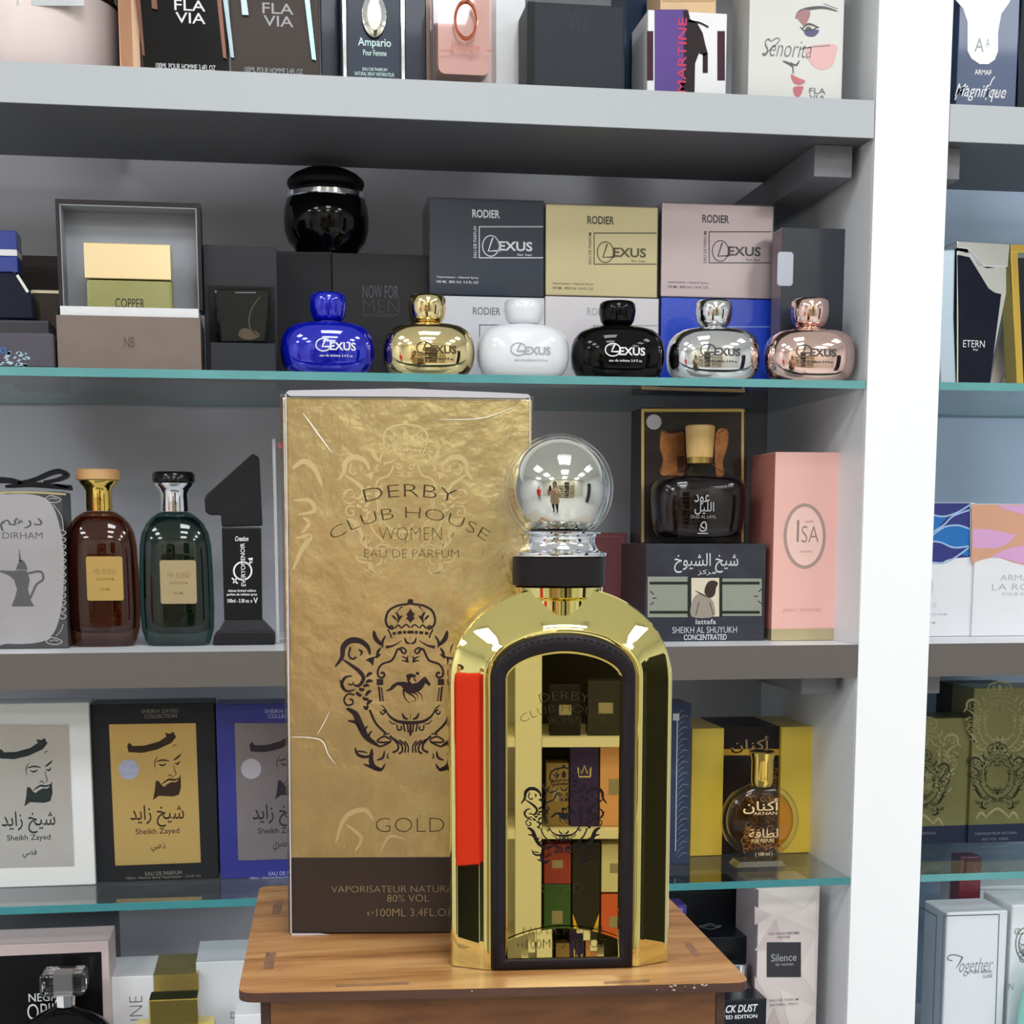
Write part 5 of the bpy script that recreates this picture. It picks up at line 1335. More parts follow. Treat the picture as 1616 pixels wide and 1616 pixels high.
# ---- crest: traced in its own units, mirrored about x = 818
def crest(k, ox, oy, s, both=True, lite=False):
    def P(pts, m):
        return [(ox + m * (x - 818) * s, oy + y * s) for x, y in pts]
    for m in ((1, -1) if both else (1,)):
        L = lambda pts, w, t=0: k.line(P(pts, m), w * s, t, k=4)
        G = lambda pts, sm=False: k.poly(P(pts, m), sm)
        G([(798, 130), (804, 98), (818, 95), (818, 130)])
        L([(715, 275), (682, 255), (672, 215), (690, 165), (740, 135), (800, 126)], 13)
        L([(770, 140), (752, 155), (738, 180)], 8, 2)
        G([(818, 150), (806, 172), (792, 186), (802, 198), (792, 212), (806, 222), (818, 238)])
        L([(730, 172), (748, 200), (742, 240)], 15, 1); L([(706, 192), (722, 204), (736, 222)], 12, 1); L([(770, 192), (758, 205), (748, 222)], 12, 1)
        for q in ([(688, 272), (704, 254), (722, 270)], [(726, 270), (745, 250), (764, 268)], [(768, 266), (792, 247), (814, 264)]):
            L(q, 9)
        L([(684, 276), (698, 300), (706, 326)], 9)
        for q in ([(712, 300), (732, 298)], [(742, 296), (766, 294)], [(774, 293), (792, 292)], [(799, 292), (818, 292)]):
            L(q, 17)
        L([(784, 324), (794, 352), (818, 360)], 13, 1); L([(818, 312), (818, 346)], 10, 1)
        L([(672, 382), (720, 370), (768, 340)], 18, 2)
        L([(600, 282), (612, 330), (652, 374)], 26, 1); L([(672, 312), (652, 348), (654, 386)], 14, 1); L([(642, 384), (624, 412), (620, 446)], 16, 1); L([(604, 442), (622, 436), (642, 420)], 14, 1)
        L([(768, 412), (762, 398), (742, 394), (726, 428), (704, 462), (652, 480), (626, 515), (628, 552), (650, 562), (664, 548), (656, 532), (642, 536)], 12)
        L([(742, 396), (770, 384), (792, 402), (782, 418), (766, 412)], 10)
        L([(764, 436), (790, 446), (800, 470)], 9, 1); L([(764, 462), (786, 462), (800, 474)], 8, 1); L([(818, 404), (818, 484)], 9, 1); L([(804, 430), (800, 452), (808, 474)], 9, 1)
        G([(618, 570), (656, 570), (656, 606), (618, 606)])
        L([(630, 614), (640, 702)], 11); L([(646, 620), (656, 702)], 7)
        L([(640, 722), (664, 742), (694, 790), (744, 822), (818, 830)], 22, 3); L([(640, 762), (652, 780), (668, 764), (652, 752)], 9)
        L([(768, 772), (782, 800), (806, 808)], 15, 1); L([(818, 776), (818, 812)], 14, 1)
        for q, w in (([(738, 842), (744, 872), (766, 866), (760, 848)], 9), ([(776, 838), (786, 882)], 10), ([(800, 838), (806, 888)], 10), ([(818, 842), (818, 906)], 12)):
            L(q, w)
        L([(576, 752), (612, 832), (672, 892)], 13); L([(656, 900), (694, 894)], 8); L([(690, 812), (710, 834), (738, 836)], 7, 1)
        L([(372, 496), (412, 440), (420, 380), (462, 342), (522, 346), (566, 382), (578, 428)], 34, 1)
        L([(412, 452), (470, 490), (516, 526), (540, 566), (512, 610), (478, 602)], 24, 1)
        L([(462, 380), (452, 428), (474, 452), (496, 438)], 11); G([(552, 458), (576, 444), (606, 436), (596, 492), (576, 470)]); L([(508, 396), (530, 408), (520, 432)], 13, 1)
        L([(474, 552), (432, 560), (410, 604), (440, 642), (492, 632)], 18, 1); L([(398, 574), (416, 612), (434, 636)], 12, 1); L([(446, 598), (470, 604), (482, 584)], 9, 1)
        for q in ([(592, 534), (572, 540), (556, 560)], [(596, 584), (574, 580), (552, 590)], [(574, 612), (556, 606), (536, 616)], [(586, 640), (566, 650), (552, 672)], [(494, 646), (510, 662), (530, 670)], [(534, 676), (552, 690), (572, 686)], [(592, 696), (572, 706), (560, 726)], [(540, 730), (556, 746), (566, 726)], [(512, 626), (528, 634), (548, 630)]):
            L(q, 19, 1)
        L([(486, 664), (446, 660), (424, 692), (440, 724), (474, 718), (474, 694), (456, 692)], 10)
        L([(438, 744), (490, 776), (520, 846), (560, 918), (632, 968)], 40, 1); L([(446, 818), (492, 828), (522, 872)], 17, 1); L([(566, 848), (544, 872), (540, 900)], 13, 1); L([(592, 878), (572, 900), (576, 936)], 12, 1)
        L([(700, 944), (640, 946), (622, 934), (660, 912), (700, 928), (690, 948), (640, 970), (620, 962)], 10)
        L([(696, 906), (742, 956), (742, 990), (712, 1006)], 12); L([(722, 926), (766, 962), (768, 1000), (748, 1012)], 11); L([(752, 932), (788, 966), (784, 1006)], 10); L([(782, 938), (804, 968), (804, 1006)], 9)
        L([(488, 974), (506, 1018), (556, 1032), (602, 1012)], 18, 1); L([(496, 998), (532, 1000), (566, 1010)], 10, 1); L([(590, 984), (584, 1050), (600, 1090), (642, 1104)], 30, 1); L([(664, 996), (654, 1036), (618, 1052)], 14, 1); L([(540, 1074), (580, 1090), (640, 1110), (668, 1072)], 18, 1); L([(688, 1010), (680, 1030), (690, 1044)], 8, 1)
    if not lite:
        H_ = lambda pts: [(ox + (x - 818) * s, oy + y * s) for x, y in pts]
        k.poly(H_([(668, 640), (692, 628), (712, 604), (738, 588), (780, 586), (830, 598), (860, 592), (882, 572), (900, 556), (912, 562), (938, 600), (930, 613), (906, 594), (892, 622), (874, 640), (838, 654), (800, 654), (782, 640), (764, 612), (740, 606), (712, 632), (690, 642)]))
        for q, w, t in (([(776, 632), (784, 680), (816, 714)], 13, 2), ([(796, 646), (840, 676), (848, 698), (820, 702)], 11, 2), ([(850, 638), (882, 664), (890, 704)], 10, 2), ([(830, 648), (858, 664), (862, 692)], 10, 2)):
            k.line(H_(q), w * s, t)
        k.poly(H_([(792, 546), (815, 538), (848, 544), (852, 556), (822, 560), (812, 580), (826, 598), (812, 604), (800, 584)])); k.oval(ox + 42 * s, oy + 537 * s, 11 * s, 9 * s, n=12); k.line(H_([(838, 552), (842, 572), (852, 584)]), 7 * s)

# ---- gold perfume box
GF = mat('pale gold foil card', (228, 208, 158), 0.22, 0.95, var=0.2, nscale=90, bump=0.32)
O = onZ(459, 1475, ZS); O.z = ZS + .0003
F = Frame(O, R_(-6.5))
roll = .005
F.u = (F.u * math.cos(roll) - ZV * math.sin(roll)); F.v = F.n.cross(F.u)
if F.v.z < 0: F.v = -F.v
W = along(834, O, F.u); F.O = F.O + ZV * (W * math.sin(roll))
H = F.pix(455, 627)[1]; D = .052
gb = thing('perfume_box', 'tall gold foil perfume box with a dark base, standing behind the gold bottle', 'perfume box', F.w(W / 2, 0, -D / 2))
mb = MB(); fbox(mb, F, 0, W, 0, H, 0, -D); mb.build('carton', GF, gb, bevel=.0006)
hb = F.pix(560, 1353)[1]
mb = MB(); fbox(mb, F, -.0002, W + .0002, 0.0001, hb, .0002, -D - .0002); mb.build('base_band', mat('dark bronze card', (62, 52, 48), 0.3, 0.2, var=0.25, nscale=20, coat=0.2), gb)
PALEG = mat('matte pale gold ink', (214, 192, 142), 0.4, 0.75, var=0.04)
k = Ink(F, .00015)
crest(k, 640, 640, .24, lite=True)
for (ox, oy) in ((400, 720), (520, 1290)):
    pass
k.line([(461, 740), (480, 728), (498, 742), (508, 768)], 9, 1); k.line([(462, 790), (488, 790), (496, 806), (470, 812)], 7, 1); k.line([(476, 842), (488, 826), (478, 816)], 6, 1); k.line([(466, 850), (490, 846), (476, 868), (462, 900)], 8, 1)
k.line([(530, 1330), (545, 1290), (575, 1278), (590, 1296)], 8, 1); k.line([(545, 1300), (570, 1322), (560, 1344)], 6, 1); k.line([(600, 1345), (615, 1320), (640, 1325)], 5, 1)
k.done('watermark_print', PALEG, gb)
k = Ink(F, .0003); crest(k, 647.7, 920, 1 / 3.758); k.done('crest_print', mat('plum black foil ink', (44, 32, 36), 0.3), gb)
BI = mat('bronze black ink', (58, 46, 30), 0.4)
k = Ink(F, .0003)
k.text('DERBY', 572, 764, 722, 793, w=-.022, sag=9); k.text('CLUB HOUSE', 517, 800, 775, 856, w=-.026, sag=37); k.text('WOMEN', 598, 832, 697, 852, w=-.03); k.text('EAU DE PARFUM', 575, 867, 724, 880, w=-.028); k.text('GOLD', 593, 1291, 701, 1313, w=-.03)
k.done('lettering', BI, gb)
k = Ink(F, .0005); k.text('VAPORISATEUR NATURAL SPRAY', 523, 1398, 776, 1408, w=-.022); k.text('80% VOL', 611, 1412, 677, 1423, w=-.02); k.text('℮100ML 3.4FL.OZ', 580, 1434, 716, 1446, w=-.02); k.done('base_lettering', mat('tan gold ink', (178, 158, 118), 0.4, 0.2), gb)
mb = MB(); fbox(mb, F, -.0009, W + .0006, -.0001, H + .0012, .0009, -D - .0008); film = mb.build('cellophane', clear('cellophane', (0.99, 0.99, 0.985), 0.0, 0.04, 1.25), gb, bevel=.0007)
MILK = mat('milky film edge', (188, 184, 190), 0.25, var=0.03)
k = Ink(F, .0011); k.poly([(451, 620), (456, 616), (640, 613), (800, 620), (834, 622), (837, 627), (830, 628.5), (640, 626), (458, 625)]); k.line([(451, 622), (454, 900), (459.5, 1473)], 2.2, smooth=False); k.line([(836, 627), (836, 760)], 2, smooth=False); k.line([(460, 1475), (505, 1474), (520, 1475)], 4.5, 2, smooth=False); k.done('film_edge', MILK, film)
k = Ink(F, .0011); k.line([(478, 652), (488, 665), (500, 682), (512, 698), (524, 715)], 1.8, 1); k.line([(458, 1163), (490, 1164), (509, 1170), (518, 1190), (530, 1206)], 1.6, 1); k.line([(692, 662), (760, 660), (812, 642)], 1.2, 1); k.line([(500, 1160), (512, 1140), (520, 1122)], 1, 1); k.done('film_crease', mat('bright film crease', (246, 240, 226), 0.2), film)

# ---- crests on the two ornate boxes of the right bay
ORD = mat('olive black ink', (40, 42, 34), 0.35)
for (t, F_, x, y) in ORN:
    k = Ink(F_, .0003); crest(k, x, y - 70, .105, lite=True); k.done('crest_print', ORD, t)
    k = Ink(F_, .0002); crest(k, x + 4, y - 170 + (0 if x > 1500 else 45), .13, lite=True); k.line([(x - 20, y + 62), (x, y + 46), (x + 20, y + 62)], 4, 1); k.line([(x - 34, y + 64), (x - 26, y + 52), (x - 18, y + 60)], 4, 1); k.line([(x + 18, y + 60), (x + 26, y + 52), (x + 34, y + 64)], 4, 1); k.done('watermark_print', mat('pale olive ink', (156, 152, 108), 0.4, 0.3), t)

# ---- the gold bottle
GOLD = mat('gold mirror plating', (228, 214, 138), 0.012, 1.0, var=0.015, nscale=8)
GPL = mat('gold mirror plate', (214, 200, 142), 0.008, 1.0, var=0.01)
LEA = mat('plum black leather', (27, 21, 25), 0.5, var=0.25, nscale=220, bump=0.25)
BF = Frame((.0929, .49245, ZS + .0003), R_(-4.1))
CB = -.0165
bottle = thing('perfume_bottle', 'large gold mirrored arched bottle with a chrome ball stopper on the wooden stand', 'perfume bottle', BF.w(0, 0, CB))
def arch(hw, z0, zsp, zt, n=2.1, N=44, c=0.0, side=8):
    pts = [(-hw, z0 + (zsp - z0) * i / side) for i in range(side)]
    for i in range(N + 1):
        a = math.pi - math.pi * i / N
        pts.append((hw * spow(math.cos(a), 2 / n), zsp + (zt - zsp) * abs(math.sin(a)) ** (2 / n)))
    pts += [(hw, zsp - (zsp - z0) * (i + 1) / side) for i in range(side)]
    return [BF.w(a, b, c) for a, b in pts]
zz = lambda py, c=0.0: BF.pix(886, py, c)[1]
hO = (BF.pix(1058, 1300, -.0055)[0] - BF.pix(711, 1300, -.0055)[0]) / 2
hP = (BF.pix(1003, 1300)[0] - BF.pix(778, 1300)[0]) / 2
zOs, zOt = zz(1078, -.0055), zz(925, -.0055)
zPs, zPt = zz(1072), zz(1000)
hI = (BF.pix(985, 1300)[0] - BF.pix(803, 1300)[0]) / 2
zIs, zIt, zI0 = zz(1070), zz(1027), zz(1511)
mb = MB()
loft(mb, [arch(hP + .002, 0, zPs, zPt + .002, 2.12, c=-.0335), arch(hO - .002, 0, zOs, zOt - .002, c=-.030), arch(hO - .0004, 0, zOs, zOt - .0004, c=-.0285), arch(hO, 0, zOs, zOt, c=-.027), arch(hO, 0, zOs, zOt, c=-.0066), arch(hO - .0004, 0, zOs, zOt - .0004, c=-.0057),
          arch(hO - .0015, 0, zOs, zOt - .0018, 2.11, c=-.0050), arch(hO - .0023, 0, zOs - (zOs - zPs) * .09, zOt - .0027, 2.12, c=-.0046), arch(hP + .0044, 0, zPs + (zOs - zPs) * .09, zPt + .0051, 2.21, c=-.0012), arch(hP + .0036, 0, zPs, zPt + .0042, 2.12, c=-.0008), arch(hP + .0028, 0, zPs, zPt + .003, 2.12, c=-.0003), arch(hP + .0018, 0, zPs, zPt + .0018, 2.12, c=.0002), arch(hP + .0008, 0, zPs, zPt + .0008, 2.12, c=.0003), arch(hP, 0, zPs, zPt, 2.12, c=0)])
mb.build('body', GOLD, bottle, smooth=24)
o_ = .00005
mb = MB(); loft(mb, [arch(hI, zI0, zIs, zIt, 1.85, c=.0002), arch(hI, zI0, zIs, zIt, 1.85, c=.0013), arch(hI + .0006, zI0 - .0005, zIs, zIt + .0006, 1.87, c=.0019), arch((hI + hP) / 2, zI0 / 2, (zIs + zPs) / 2, (zIt + zPt) / 2, 2.0, c=.0022), arch(hP - .0008, .0006, zPs, zPt - .0008, 2.12, c=.0018), arch(hP - .0002, o_, zPs, zPt - .0002, 2.12, c=.0010), arch(hP - .0002, o_, zPs, zPt - .0002, 2.12, c=.0001)], cap0=False, cap1=False)
lea = mb.build('leather_frame', LEA, bottle, smooth=50)
k = Ink(BF, .00225)
pts = [(BF.pix(*p)) for p in ()]
def archl(hw, z0, zsp, zt, n, N=80, side=40):
    pts = [(-hw, z0 + (zsp - z0) * i / side) for i in range(side)]
    for i in range(N + 1):
        a = math.pi - math.pi * i / N
        pts.append((hw * spow(math.cos(a), 2 / n), zsp + (zt - zsp) * abs(math.sin(a)) ** (2 / n)))
    return pts + [(hw, zsp - (zsp - z0) * (i + 1) / side) for i in range(side)]
path = archl(hP - .0014, .0015, zPs, zPt - .0014, 2.12) + [(hP - .0014 - (hP - .0014) * 2 * (i + 1) / 40, .0016) for i in range(39)]
acc = 0.0
for p, q in zip(path, path[1:]):
    d = math.hypot(q[0] - p[0], q[1] - p[1])
    if d < 1e-7: continue
    s0 = 0.0
    while s0 < d:
        ph_ = (acc + s0) % .0022
        if ph_ < .0014:
            s1 = min(d, s0 + .0014 - ph_)
            k.line([(p[0] + (q[0] - p[0]) * s0 / d, p[1] + (q[1] - p[1]) * s0 / d), (p[0] + (q[0] - p[0]) * s1 / d, p[1] + (q[1] - p[1]) * s1 / d)], .00042, smooth=False, local=True)
            s0 = s1 + 1e-6
        else:
            s0 += .0022 - ph_ + 1e-6
    acc += d
k.done('stitching', mat('slate thread', (22, 18, 24), 0.6), lea)
# mirror plate with a bowed lower lip
mb = MB()
inner = archl(hI - .0007, zI0, zIs, zIt - .0007, 1.85, 44, 10)
zA = lambda a: zz(1462) - (zz(1462) - zz(1482)) * (a / hI) ** 2
up = [p for p in inner if p[1] > zA(p[0]) + 1e-5]
lo = [(hI - .0007 - (2 * hI - .0014) * i / 16, 0) for i in range(17)]
lo = [(a, zA(a)) for a, _ in lo]
vs = [BF.w(a, b, .0004) for a, b in up + lo]
for t3 in tess(up + lo):
    mb.add([vs[i] for i in t3], [(0, 1, 2)])
mb.build('mirror_plate', GPL, bottle)
mb = MB()
for i in range(16):
    (a0, b0), (a1, b1) = lo[i], lo[i + 1]
    mb.add([BF.w(a0, b0, .0004), BF.w(a1, b1, .0004), BF.w(a1, zI0 + .0004, .0011), BF.w(a0, zI0 + .0004, .0011)], [(0, 1, 2, 3)])
mb.build('lower_lip', GPL, bottle, smooth=60)
k = Ink(BF, .0012); k.line(list(reversed(lo)), .0007, smooth=False, local=True); k.done('lip_highlight', GOLD, bottle)  # gold strip drawn in as the bright highlight along the lip
mb = MB(); loft(mb, [arch(hI - .0001, zI0 + .0001, zIs, zIt - .0001, 1.85, c=.0012), arch(hI - .0008, zI0 + .0006, zIs, zIt - .0008, 1.85, c=.0004)], cap0=False, cap1=False); mb.build('plate_rim', GOLD, bottle)
k = Ink(BF, .00065); crest(k, 890, 1193, .152); k.done('crest_print', I_K, bottle)
k = Ink(BF, .00065); k.text('DERBY', 850, 1091, 931, 1109, w=-.028, sag=5); k.text('CLUB HOUSE', 819, 1111, 961, 1142, w=-.03, sag=19); k.text('WOMEN', 864, 1131, 917, 1142, w=-.032); k.text('GOLD', 854, 1394, 919, 1409, w=-.028)
k.done('lettering', mat('olive black etching', (58, 52, 30), 0.4), bottle)
k = Ink(BF, .0015); k.text('EAU DE PARFUM', 826, 1464, 951, 1474, w=-.032); k.text('℮100ML 3.4FL.OZ', 817, 1483, 957, 1497, w=-.03); k.done('base_lettering', mat('olive black etching', (58, 52, 30), 0.4), bottle)
# neck, collar, stopper
nc = BF.w(0, 0, CB)
c = (nc.x, nc.y)
def px2(rows): return pprof(c, rows)
pn = px2([(1010, 61), (946, 61), (943, 64), (941, 69), (926, 70), (924, 66)])
pn = [(z, r, .0150 if r < .0136 else r * 1.02) for z, r in pn]
mb = MB(); spin(mb, c, pn, n=64, yaw=R_(-4.1)); mb.build('neck', GOLD, bottle, smooth=35)
pc = px2([(923.5, 71), (922, 73), (880, 73), (878, 71)])
mb = MB(); spin(mb, c, pc, n=64); mb.build('leather_collar', mat('black leather band', (24, 20, 22), 0.45, var=0.2, nscale=200, bump=0.15), bottle, smooth=35)
pr = px2([(877.8, 74), (876, 75.5), (872, 75), (870, 66), (866, 62), (858, 57), (850, 57), (845, 60), (842, 66), (840, 66)])
mb = MB(); spin(mb, c, pr, n=64); mb.build('stopper_neck', CHROME, bottle, smooth=50)
pb = []
zc_, rr = px2([(772, 86)])[0]
zb_ = pr[-1][0] + .0001
for i in range(41):
    a = -math.pi / 2 + math.pi * i / 40
    z = zc_ + rr * math.sin(a)
    if z > zb_ + .0002:
        if not pb:
            pb.append((zb_, math.sqrt(max(0, rr * rr - (zb_ - zc_) ** 2))))
        pb.append((z, max(.00002, rr * math.cos(a))))
ins_ = .00115
mb = MB(); spin(mb, c, [(max(zb_ + .0003, z), max(.00001, r)) for z, r in [(zc_ + (rr - ins_) * math.sin(-math.pi / 2 + math.pi * i / 48), (rr - ins_) * math.cos(-math.pi / 2 + math.pi * i / 48)) for i in range(49)] if z > zb_ - .004], n=72)
ball = mb.build('stopper_ball', mat('ball chrome', (214, 214, 206), 0.03, 1.0, var=0.005), bottle, smooth=60)
mb = MB(); spin(mb, c, pb, n=72); mb.build('clear_shell', clear('ball shell', (0.97, 0.97, 0.97), 0.01, 0.0), ball, smooth=60)

# ---- the counter under the stand
t = thing('counter', 'shop counter that carries the wooden stand, below the frame', 'counter', (.07, .6, 0))
zk = ZS - .2603
mb = MB(); wbox(mb, -.42, .58, .38, .92, zk - .03, zk); mb.build('worktop', mat('pale worktop', (196, 188, 176), 0.35), t, bevel=.002)
mb = MB(); wbox(mb, -.38, .54, .42, .88, 0.0, zk - .0305); mb.build('cabinet', M_white, t)

# ================================================================== BEHIND THE CAMERA: what the mirrors show
YO = -3.15
CREAM = mat('cream laminate', (222, 212, 180), 0.45, var=0.02)
mb = MB(); wbox(mb, -4, 4, YO - .36, YO - .34, 0, CEIL); struct(mb.build('wall_front', mat('cream shop wall', (226, 222, 208), 0.6)))
t = thing('facing_shelving', 'cream framed shelving facing the mirrored bottle, seen only in its reflection', 'shelving', (.4, YO, 0))
mb = MB(); wbox(mb, .12, 1.0, YO - .3395, YO - .3385, 0.0, 2.4); mb.build('back_panel', mat('dark shelving back', (66, 62, 54), 0.5), t)
for x in (-1.45, -.65, .155, .98, 1.8):
    mb = MB(); wbox(mb, x - .036, x + .036, YO - .338, YO, 0, 2.4); mb.build('upright', CREAM, t)
for x0, x1 in ((-1.413, -.687), (-.613, .118), (.192, .943), (1.017, 1.763)):
    for z in (.245, .60, .857, 1.16, 1.5, 1.84):
        mb = MB(); wbox(mb, x0, x1, YO - .337, YO - .002, z - .025, z); mb.build('shelf', CREAM, t)
def obox(x0, x1, z0, z1, rgb, label, y=YO - .05, mark=None):
    t = thing('perfume_box', label, 'perfume box', ((x0 + x1) / 2, y, z0))
    mb = MB(); wbox(mb, x0, x1, y - .08, y, z0, z1); mb.build('carton', mat('card %d %d %d' % rgb, rgb, 0.4), t, bevel=.002)
    Fo = Frame((x1, y, z0), math.pi)
    w_, h_ = x1 - x0, z1 - z0
    k = Ink(Fo, .0006)
    if mark == 'v':
        k.lpoly([(w_ * .02, .005), (w_ * .3, .005), (w_ * .5, h_ * .3), (w_ * .5, .005)] if False else [(w_ * .1, h_ * .04), (w_ * .45, h_ * .04), (w_ * .02, h_ * .34)]); k.lpoly([(w_ * .55, h_ * .04), (w_ * .9, h_ * .04), (w_ * .98, h_ * .34)])
        k.done('wedge_print', mat('amber yellow ink', (232, 186, 40), 0.4), t)
    elif mark == 'c':
        k.line([(w_ * .3, h_ * .62), (w_ * .27, h_ * .74), (w_ * .4, h_ * .66), (w_ * .5, h_ * .76), (w_ * .6, h_ * .66), (w_ * .73, h_ * .74), (w_ * .7, h_ * .62), (w_ * .3, h_ * .62)], w_ * .05, smooth=False, local=True); k.done('crown_print', mat('pale gold print', (220, 200, 130), 0.4), t)
    else:
        k.lpoly([(w_ * .3, h_ * .4), (w_ * .7, h_ * .4), (w_ * .7, h_ * .6), (w_ * .3, h_ * .6)]); k.done('label_print', mat('cream print', (150, 138, 108), 0.4), t)
    return t
S_ = ' on the facing shelving, seen only as a reflection'
obox(.205, .268, .601, .78, (140, 112, 66), 'ochre box' + S_)
obox(.272, .352, .601, .828, (58, 44, 92), 'violet box with a gold crown' + S_, mark='c')
obox(.356, .436, .601, .825, (222, 160, 110), 'peach orange box' + S_)
obox(.200, .276,   .436, .55, (150, 46, 40), 'crimson box' + S_)
obox(.280, .358, .2455, .555, (44, 40, 34), 'charcoal box with yellow wedges' + S_, mark='v')
obox(.362, .440, .412, .55, (214, 204, 160), 'ivory box' + S_)
obox(.200, .276, .2455, .434, (62, 92, 52), 'mossy green box' + S_)
obox(.362, .440, .2455, .406, (208, 88, 44), 'orange box' + S_)
obox(.446, .516, .2455, .50, (30, 28, 26), 'black box beside the orange one' + S_)
obox(.215, .30, .859, 1.0, (30, 26, 26), 'black square box' + S_)
obox(.32, .42, .859, 1.01, (52, 50, 44), 'smoky olive box' + S_)
for nm, x0, z0, h_, rgb in (('red upper', -.5, 1.161, .2, (170, 50, 50)), ('teal upper', -.3, 1.161, .22, (50, 110, 120)), ('white upper', .3, 1.161, .2, (226, 226, 226)), ('navy upper', .6, 1.161, .24, (40, 50, 100)), ('gold upper', 1.15, 1.161, .2, (200, 160, 70)), ('pink upper', -1.2, 1.161, .2, (230, 170, 170)), ('white lower', -.45, .601, .2, (228, 226, 224)), ('black lower', -1.1, .601, .2, (34, 32, 34)), ('blue lower', 1.2, .601, .2, (60, 80, 160)), ('tan lower', .66, .859, .2, (180, 140, 100))):
    obox(x0, x0 + .11, z0, z0 + h_, rgb, nm + ' box' + S_)
t = thing('cabinet', 'tall dark cabinet seen only as a reflection in the gold bottle', 'cabinet', (2.8, -1.0, 0))
mb = MB(); wbox(mb, 2.6, 3.0, -1.2, -.8, 0.08, 1.9); mb.build('cabinet_body', mat('black cabinet', (26, 25, 24), 0.4), t, bevel=.004)
mb = MB(); wbox(mb, 2.62, 2.98, -1.18, -.82, 0, .0795); mb.build('plinth', CREAM, t)

# ceiling panels
for (lx, ly) in LAMPS:
    t = thing('ceiling_light', 'square white ceiling light panel, seen only in reflections, some added to brighten the shop', 'ceiling light', (lx, ly, CEIL - .02), 'ceiling light panels')
    mb = MB()
    for (x0, x1, y0, y1) in ((-.33, .33, -.33, -.3005), (-.33, .33, .3005, .33), (-.33, -.3005, -.3, .3), (.3005, .33, -.3, .3)):
        wbox(mb, lx + x0, lx + x1, ly + y0, ly + y1, CEIL - .035, CEIL - .0005)
    mb.build('frame', WHITE, t)

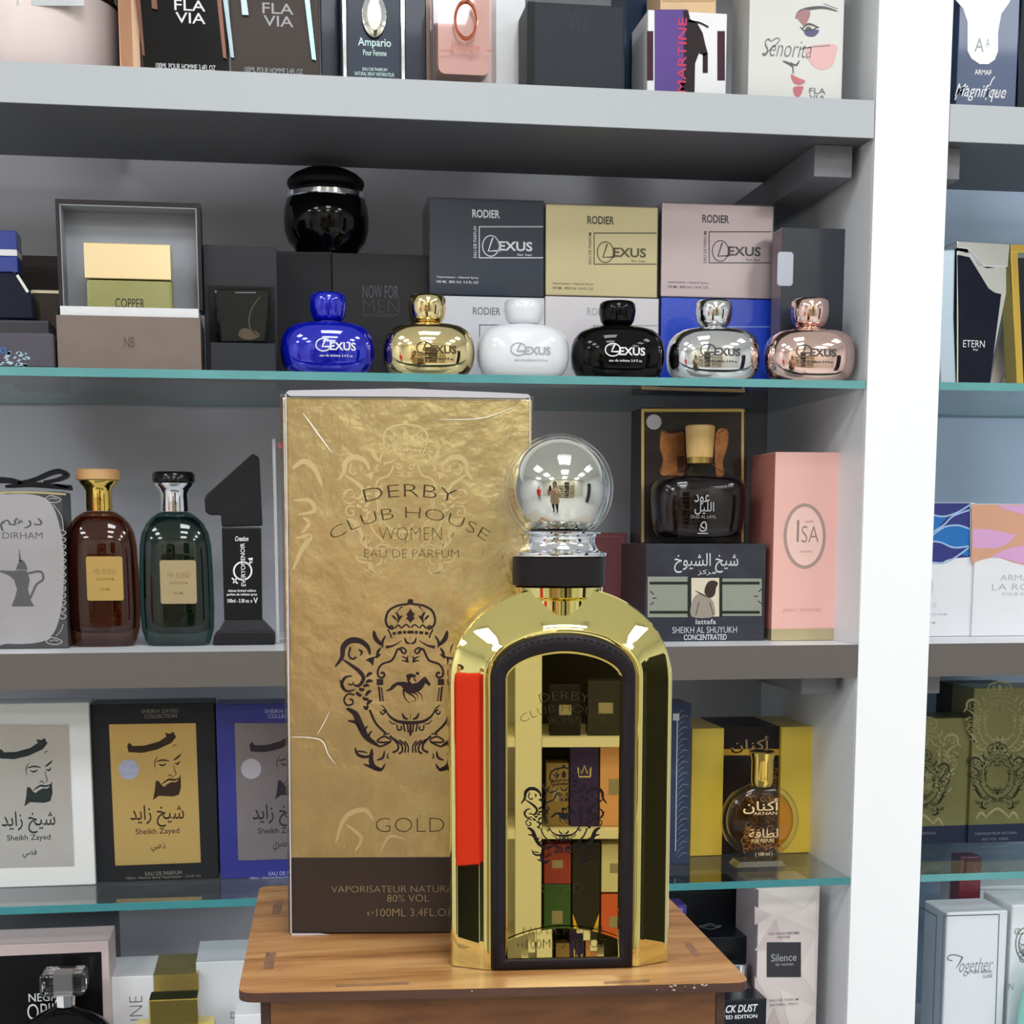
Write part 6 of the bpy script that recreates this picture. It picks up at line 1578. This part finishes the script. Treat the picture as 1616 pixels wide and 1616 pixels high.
# two people in the room, seen in the ball
def person(label, x, y, face, coat, trous, skin, hair, hold=False, coat_hem=.5):
    t = thing('person', label, 'person', (x, y, 0))
    J = {}; V = []; E = []; RR = []
    def v(nm, p, r, par=None):
        J[nm] = len(V); V.append(p); RR.append(r)
        if par is not None: E.append((J[par], J[nm]))
    v('pelvis', (0, 0, .92), .13); v('waist', (0, 0, 1.05), .115, 'pelvis'); v('chest', (0, -.01, 1.25), .13, 'waist'); v('neck0', (0, 0, 1.40), .06, 'chest'); v('neck1', (0, .015, 1.46), .05, 'neck0'); v('head0', (0, .02, 1.53), .075, 'neck1'); v('head1', (0, .02, 1.62), .085, 'head0'); v('head2', (0, .01, 1.68), .06, 'head1'); v('nose', (0, .105, 1.565), .014, 'head0')
    for s, n_ in ((-1, 'l'), (1, 'r')):
        v('sh' + n_, (s * .18, 0, 1.36), .058, 'chest')
        if hold:
            v('el' + n_, (s * .25, .10, 1.14), .044, 'sh' + n_); v('wr' + n_, (s * .10, .33, 1.32), .03, 'el' + n_); v('ha' + n_, (s * .075, .36, 1.37), .026, 'wr' + n_)
            for f in range(4): v('f%d%s' % (f, n_), (s * (.05 - f * .002), .37 + f * .012, 1.41 - f * .014 + .01), .009, 'ha' + n_)
            v('th' + n_, (s * .05, .345, 1.36), .010, 'ha' + n_)
        else:
            v('el' + n_, (s * .24, -.01, 1.10), .044, 'sh' + n_); v('wr' + n_, (s * .25, .05, .88), .03, 'el' + n_); v('ha' + n_, (s * .25, .06, .82), .028, 'wr' + n_)
            for f in range(4): v('f%d%s' % (f, n_), (s * (.25 + .004 * f), .045 + f * .014, .735 + abs(f - 1.5) * .008), .009, 'ha' + n_)
            v('th' + n_, (s * .225, .095, .79), .010, 'ha' + n_)
        v('hp' + n_, (s * .095, 0, .86), .10, 'pelvis'); v('kn' + n_, (s * .105, .015, .48), .078, 'hp' + n_); v('an' + n_, (s * .11, -.01, .09), .042, 'kn' + n_); v('to' + n_, (s * .125, .13, .04), .035, 'an' + n_)
    me = bpy.data.meshes.new('body'); me.from_pydata(V, E, []); me.update()
    o = bpy.data.objects.new('body_cage', me); COL.objects.link(o)
    sm = o.modifiers.new('skin', 'SKIN'); sm.use_smooth_shade = True
    if not me.skin_vertices: me.skin_vertices.new()
    for i, sv in enumerate(me.skin_vertices[0].data):
        sv.radius = (RR[i], RR[i] * (.78 if i in (J['waist'], J['chest'], J['pelvis']) else 1)); sv.use_root = (i == 0)
    ss = o.modifiers.new('sub', 'SUBSURF'); ss.levels = 2; ss.render_levels = 2
    dg = bpy.context.evaluated_depsgraph_get(); bm_ = bpy.data.meshes.new_from_object(o.evaluated_get(dg))
    bpy.data.objects.remove(o)
    ca, sa = math.cos(face), math.sin(face)
    tr = lambda p: (p[0] * ca - p[1] * sa, p[0] * sa + p[1] * ca, p[2])
    def put(nm, me_, mats, pick=None):
        for q in me_.vertices: q.co = tr(q.co)
        me_.materials.clear()
        for m_ in mats: me_.materials.append(m_)
        if pick:
            for p_ in me_.polygons: p_.material_index = pick(p_.center)
        me_.shade_smooth()
        ob = bpy.data.objects.new(nm, me_); COL.objects.link(ob); ob.parent = t
        return ob
    shoe = BLACK
    put('body', bm_, [skin, trous, shoe], lambda c_: 2 if c_[2] < .085 else 1 if c_[2] < 1.0 and abs(c_[0] * ca + c_[1] * sa) < .215 else 0)
    mb = MB(); spin(mb, (0, 0), [(coat_hem, .235, .19), (.75, .215, .17), (.95, .2, .155), (1.08, .18, .14), (1.25, .20, .15), (1.34, .19, .12), (1.405, .10, .085)], n=32, cap0=False, cap1=False)
    for s, n_ in ((-1, 'l'), (1, 'r')):
        pth = [Vector(V[J[q + n_]]) for q in ('sh', 'el', 'wr')]
        rings = []
        for i, (p_, r_) in enumerate(zip([pth[0], pth[1], pth[2] * .9 + pth[1] * .1], (.072, .06, .046))):
            d_ = (pth[min(2, i + 1)] - pth[max(0, i - 1)]).normalized(); u_ = d_.orthogonal().normalized(); w_ = d_.cross(u_)
            if i and rings and False: pass
            ref = Vector((0, 1, 0)) if abs(d_.y) < .9 else Vector((1, 0, 0)); u_ = (ref - d_ * ref.dot(d_)).normalized(); w_ = d_.cross(u_)
            rings.append([p_ + u_ * r_ * math.cos(j / 14 * 6.2832) + w_ * r_ * math.sin(j / 14 * 6.2832) for j in range(14)])
        loft(mb, rings, cap0=True, cap1=False)
    cm = bpy.data.meshes.new('coat'); cm.from_pydata([tuple(q) for q in mb.v], [], mb.f); put('coat', cm, [coat])
    mb = MB(); spin(mb, (0, -.012), [(1.50, .06, .05), (1.54, .085, .085), (1.60, .098, .100), (1.66, .092, .096), (1.71, .06, .065), (1.725, .01, .01)], n=28, cap0=False)
    hm = bpy.data.meshes.new('hair'); hm.from_pydata([tuple(q) for q in mb.v], [], mb.f); put('hair', hm, [hair])
    return t
SKIN = mat('skin', (198, 150, 120), 0.5); HAIR = mat('dark hair', (28, 22, 20), 0.5)
person('person in a long red coat and black trousers, seen only in reflections', -2.66, -1.32, R_(-55), mat('red coat cloth', (214, 34, 30), 0.7), BLACK, SKIN, HAIR, coat_hem=.62)
person('person in a beige jumper holding up a phone, seen only in the ball stopper', -.30, -.55, R_(0), mat('beige jumper', (196, 170, 136), 0.8), BLACK, SKIN, HAIR, hold=True, coat_hem=.86)
ph_ = thing('phone', 'black phone held up by the person in the beige jumper, seen only in reflection', 'phone', (-.30, -.175, 1.34))
mb = MB(); wbox(mb, -.337, -.263, -.180, -.172, 1.34, 1.49); mb.build('phone_body', BLACK, ph_, bevel=.003)
mb = MB(); wbox(mb, -.334, -.300, -.1715, -.1708, 1.455, 1.485); mb.build('camera_bump', mat('lens black', (12, 12, 14), 0.1), ph_)

# drop helper values
for o in bpy.data.objects:
    for kx in ('_o', '_w', '_h'):
        if kx in o:
            del o[kx]
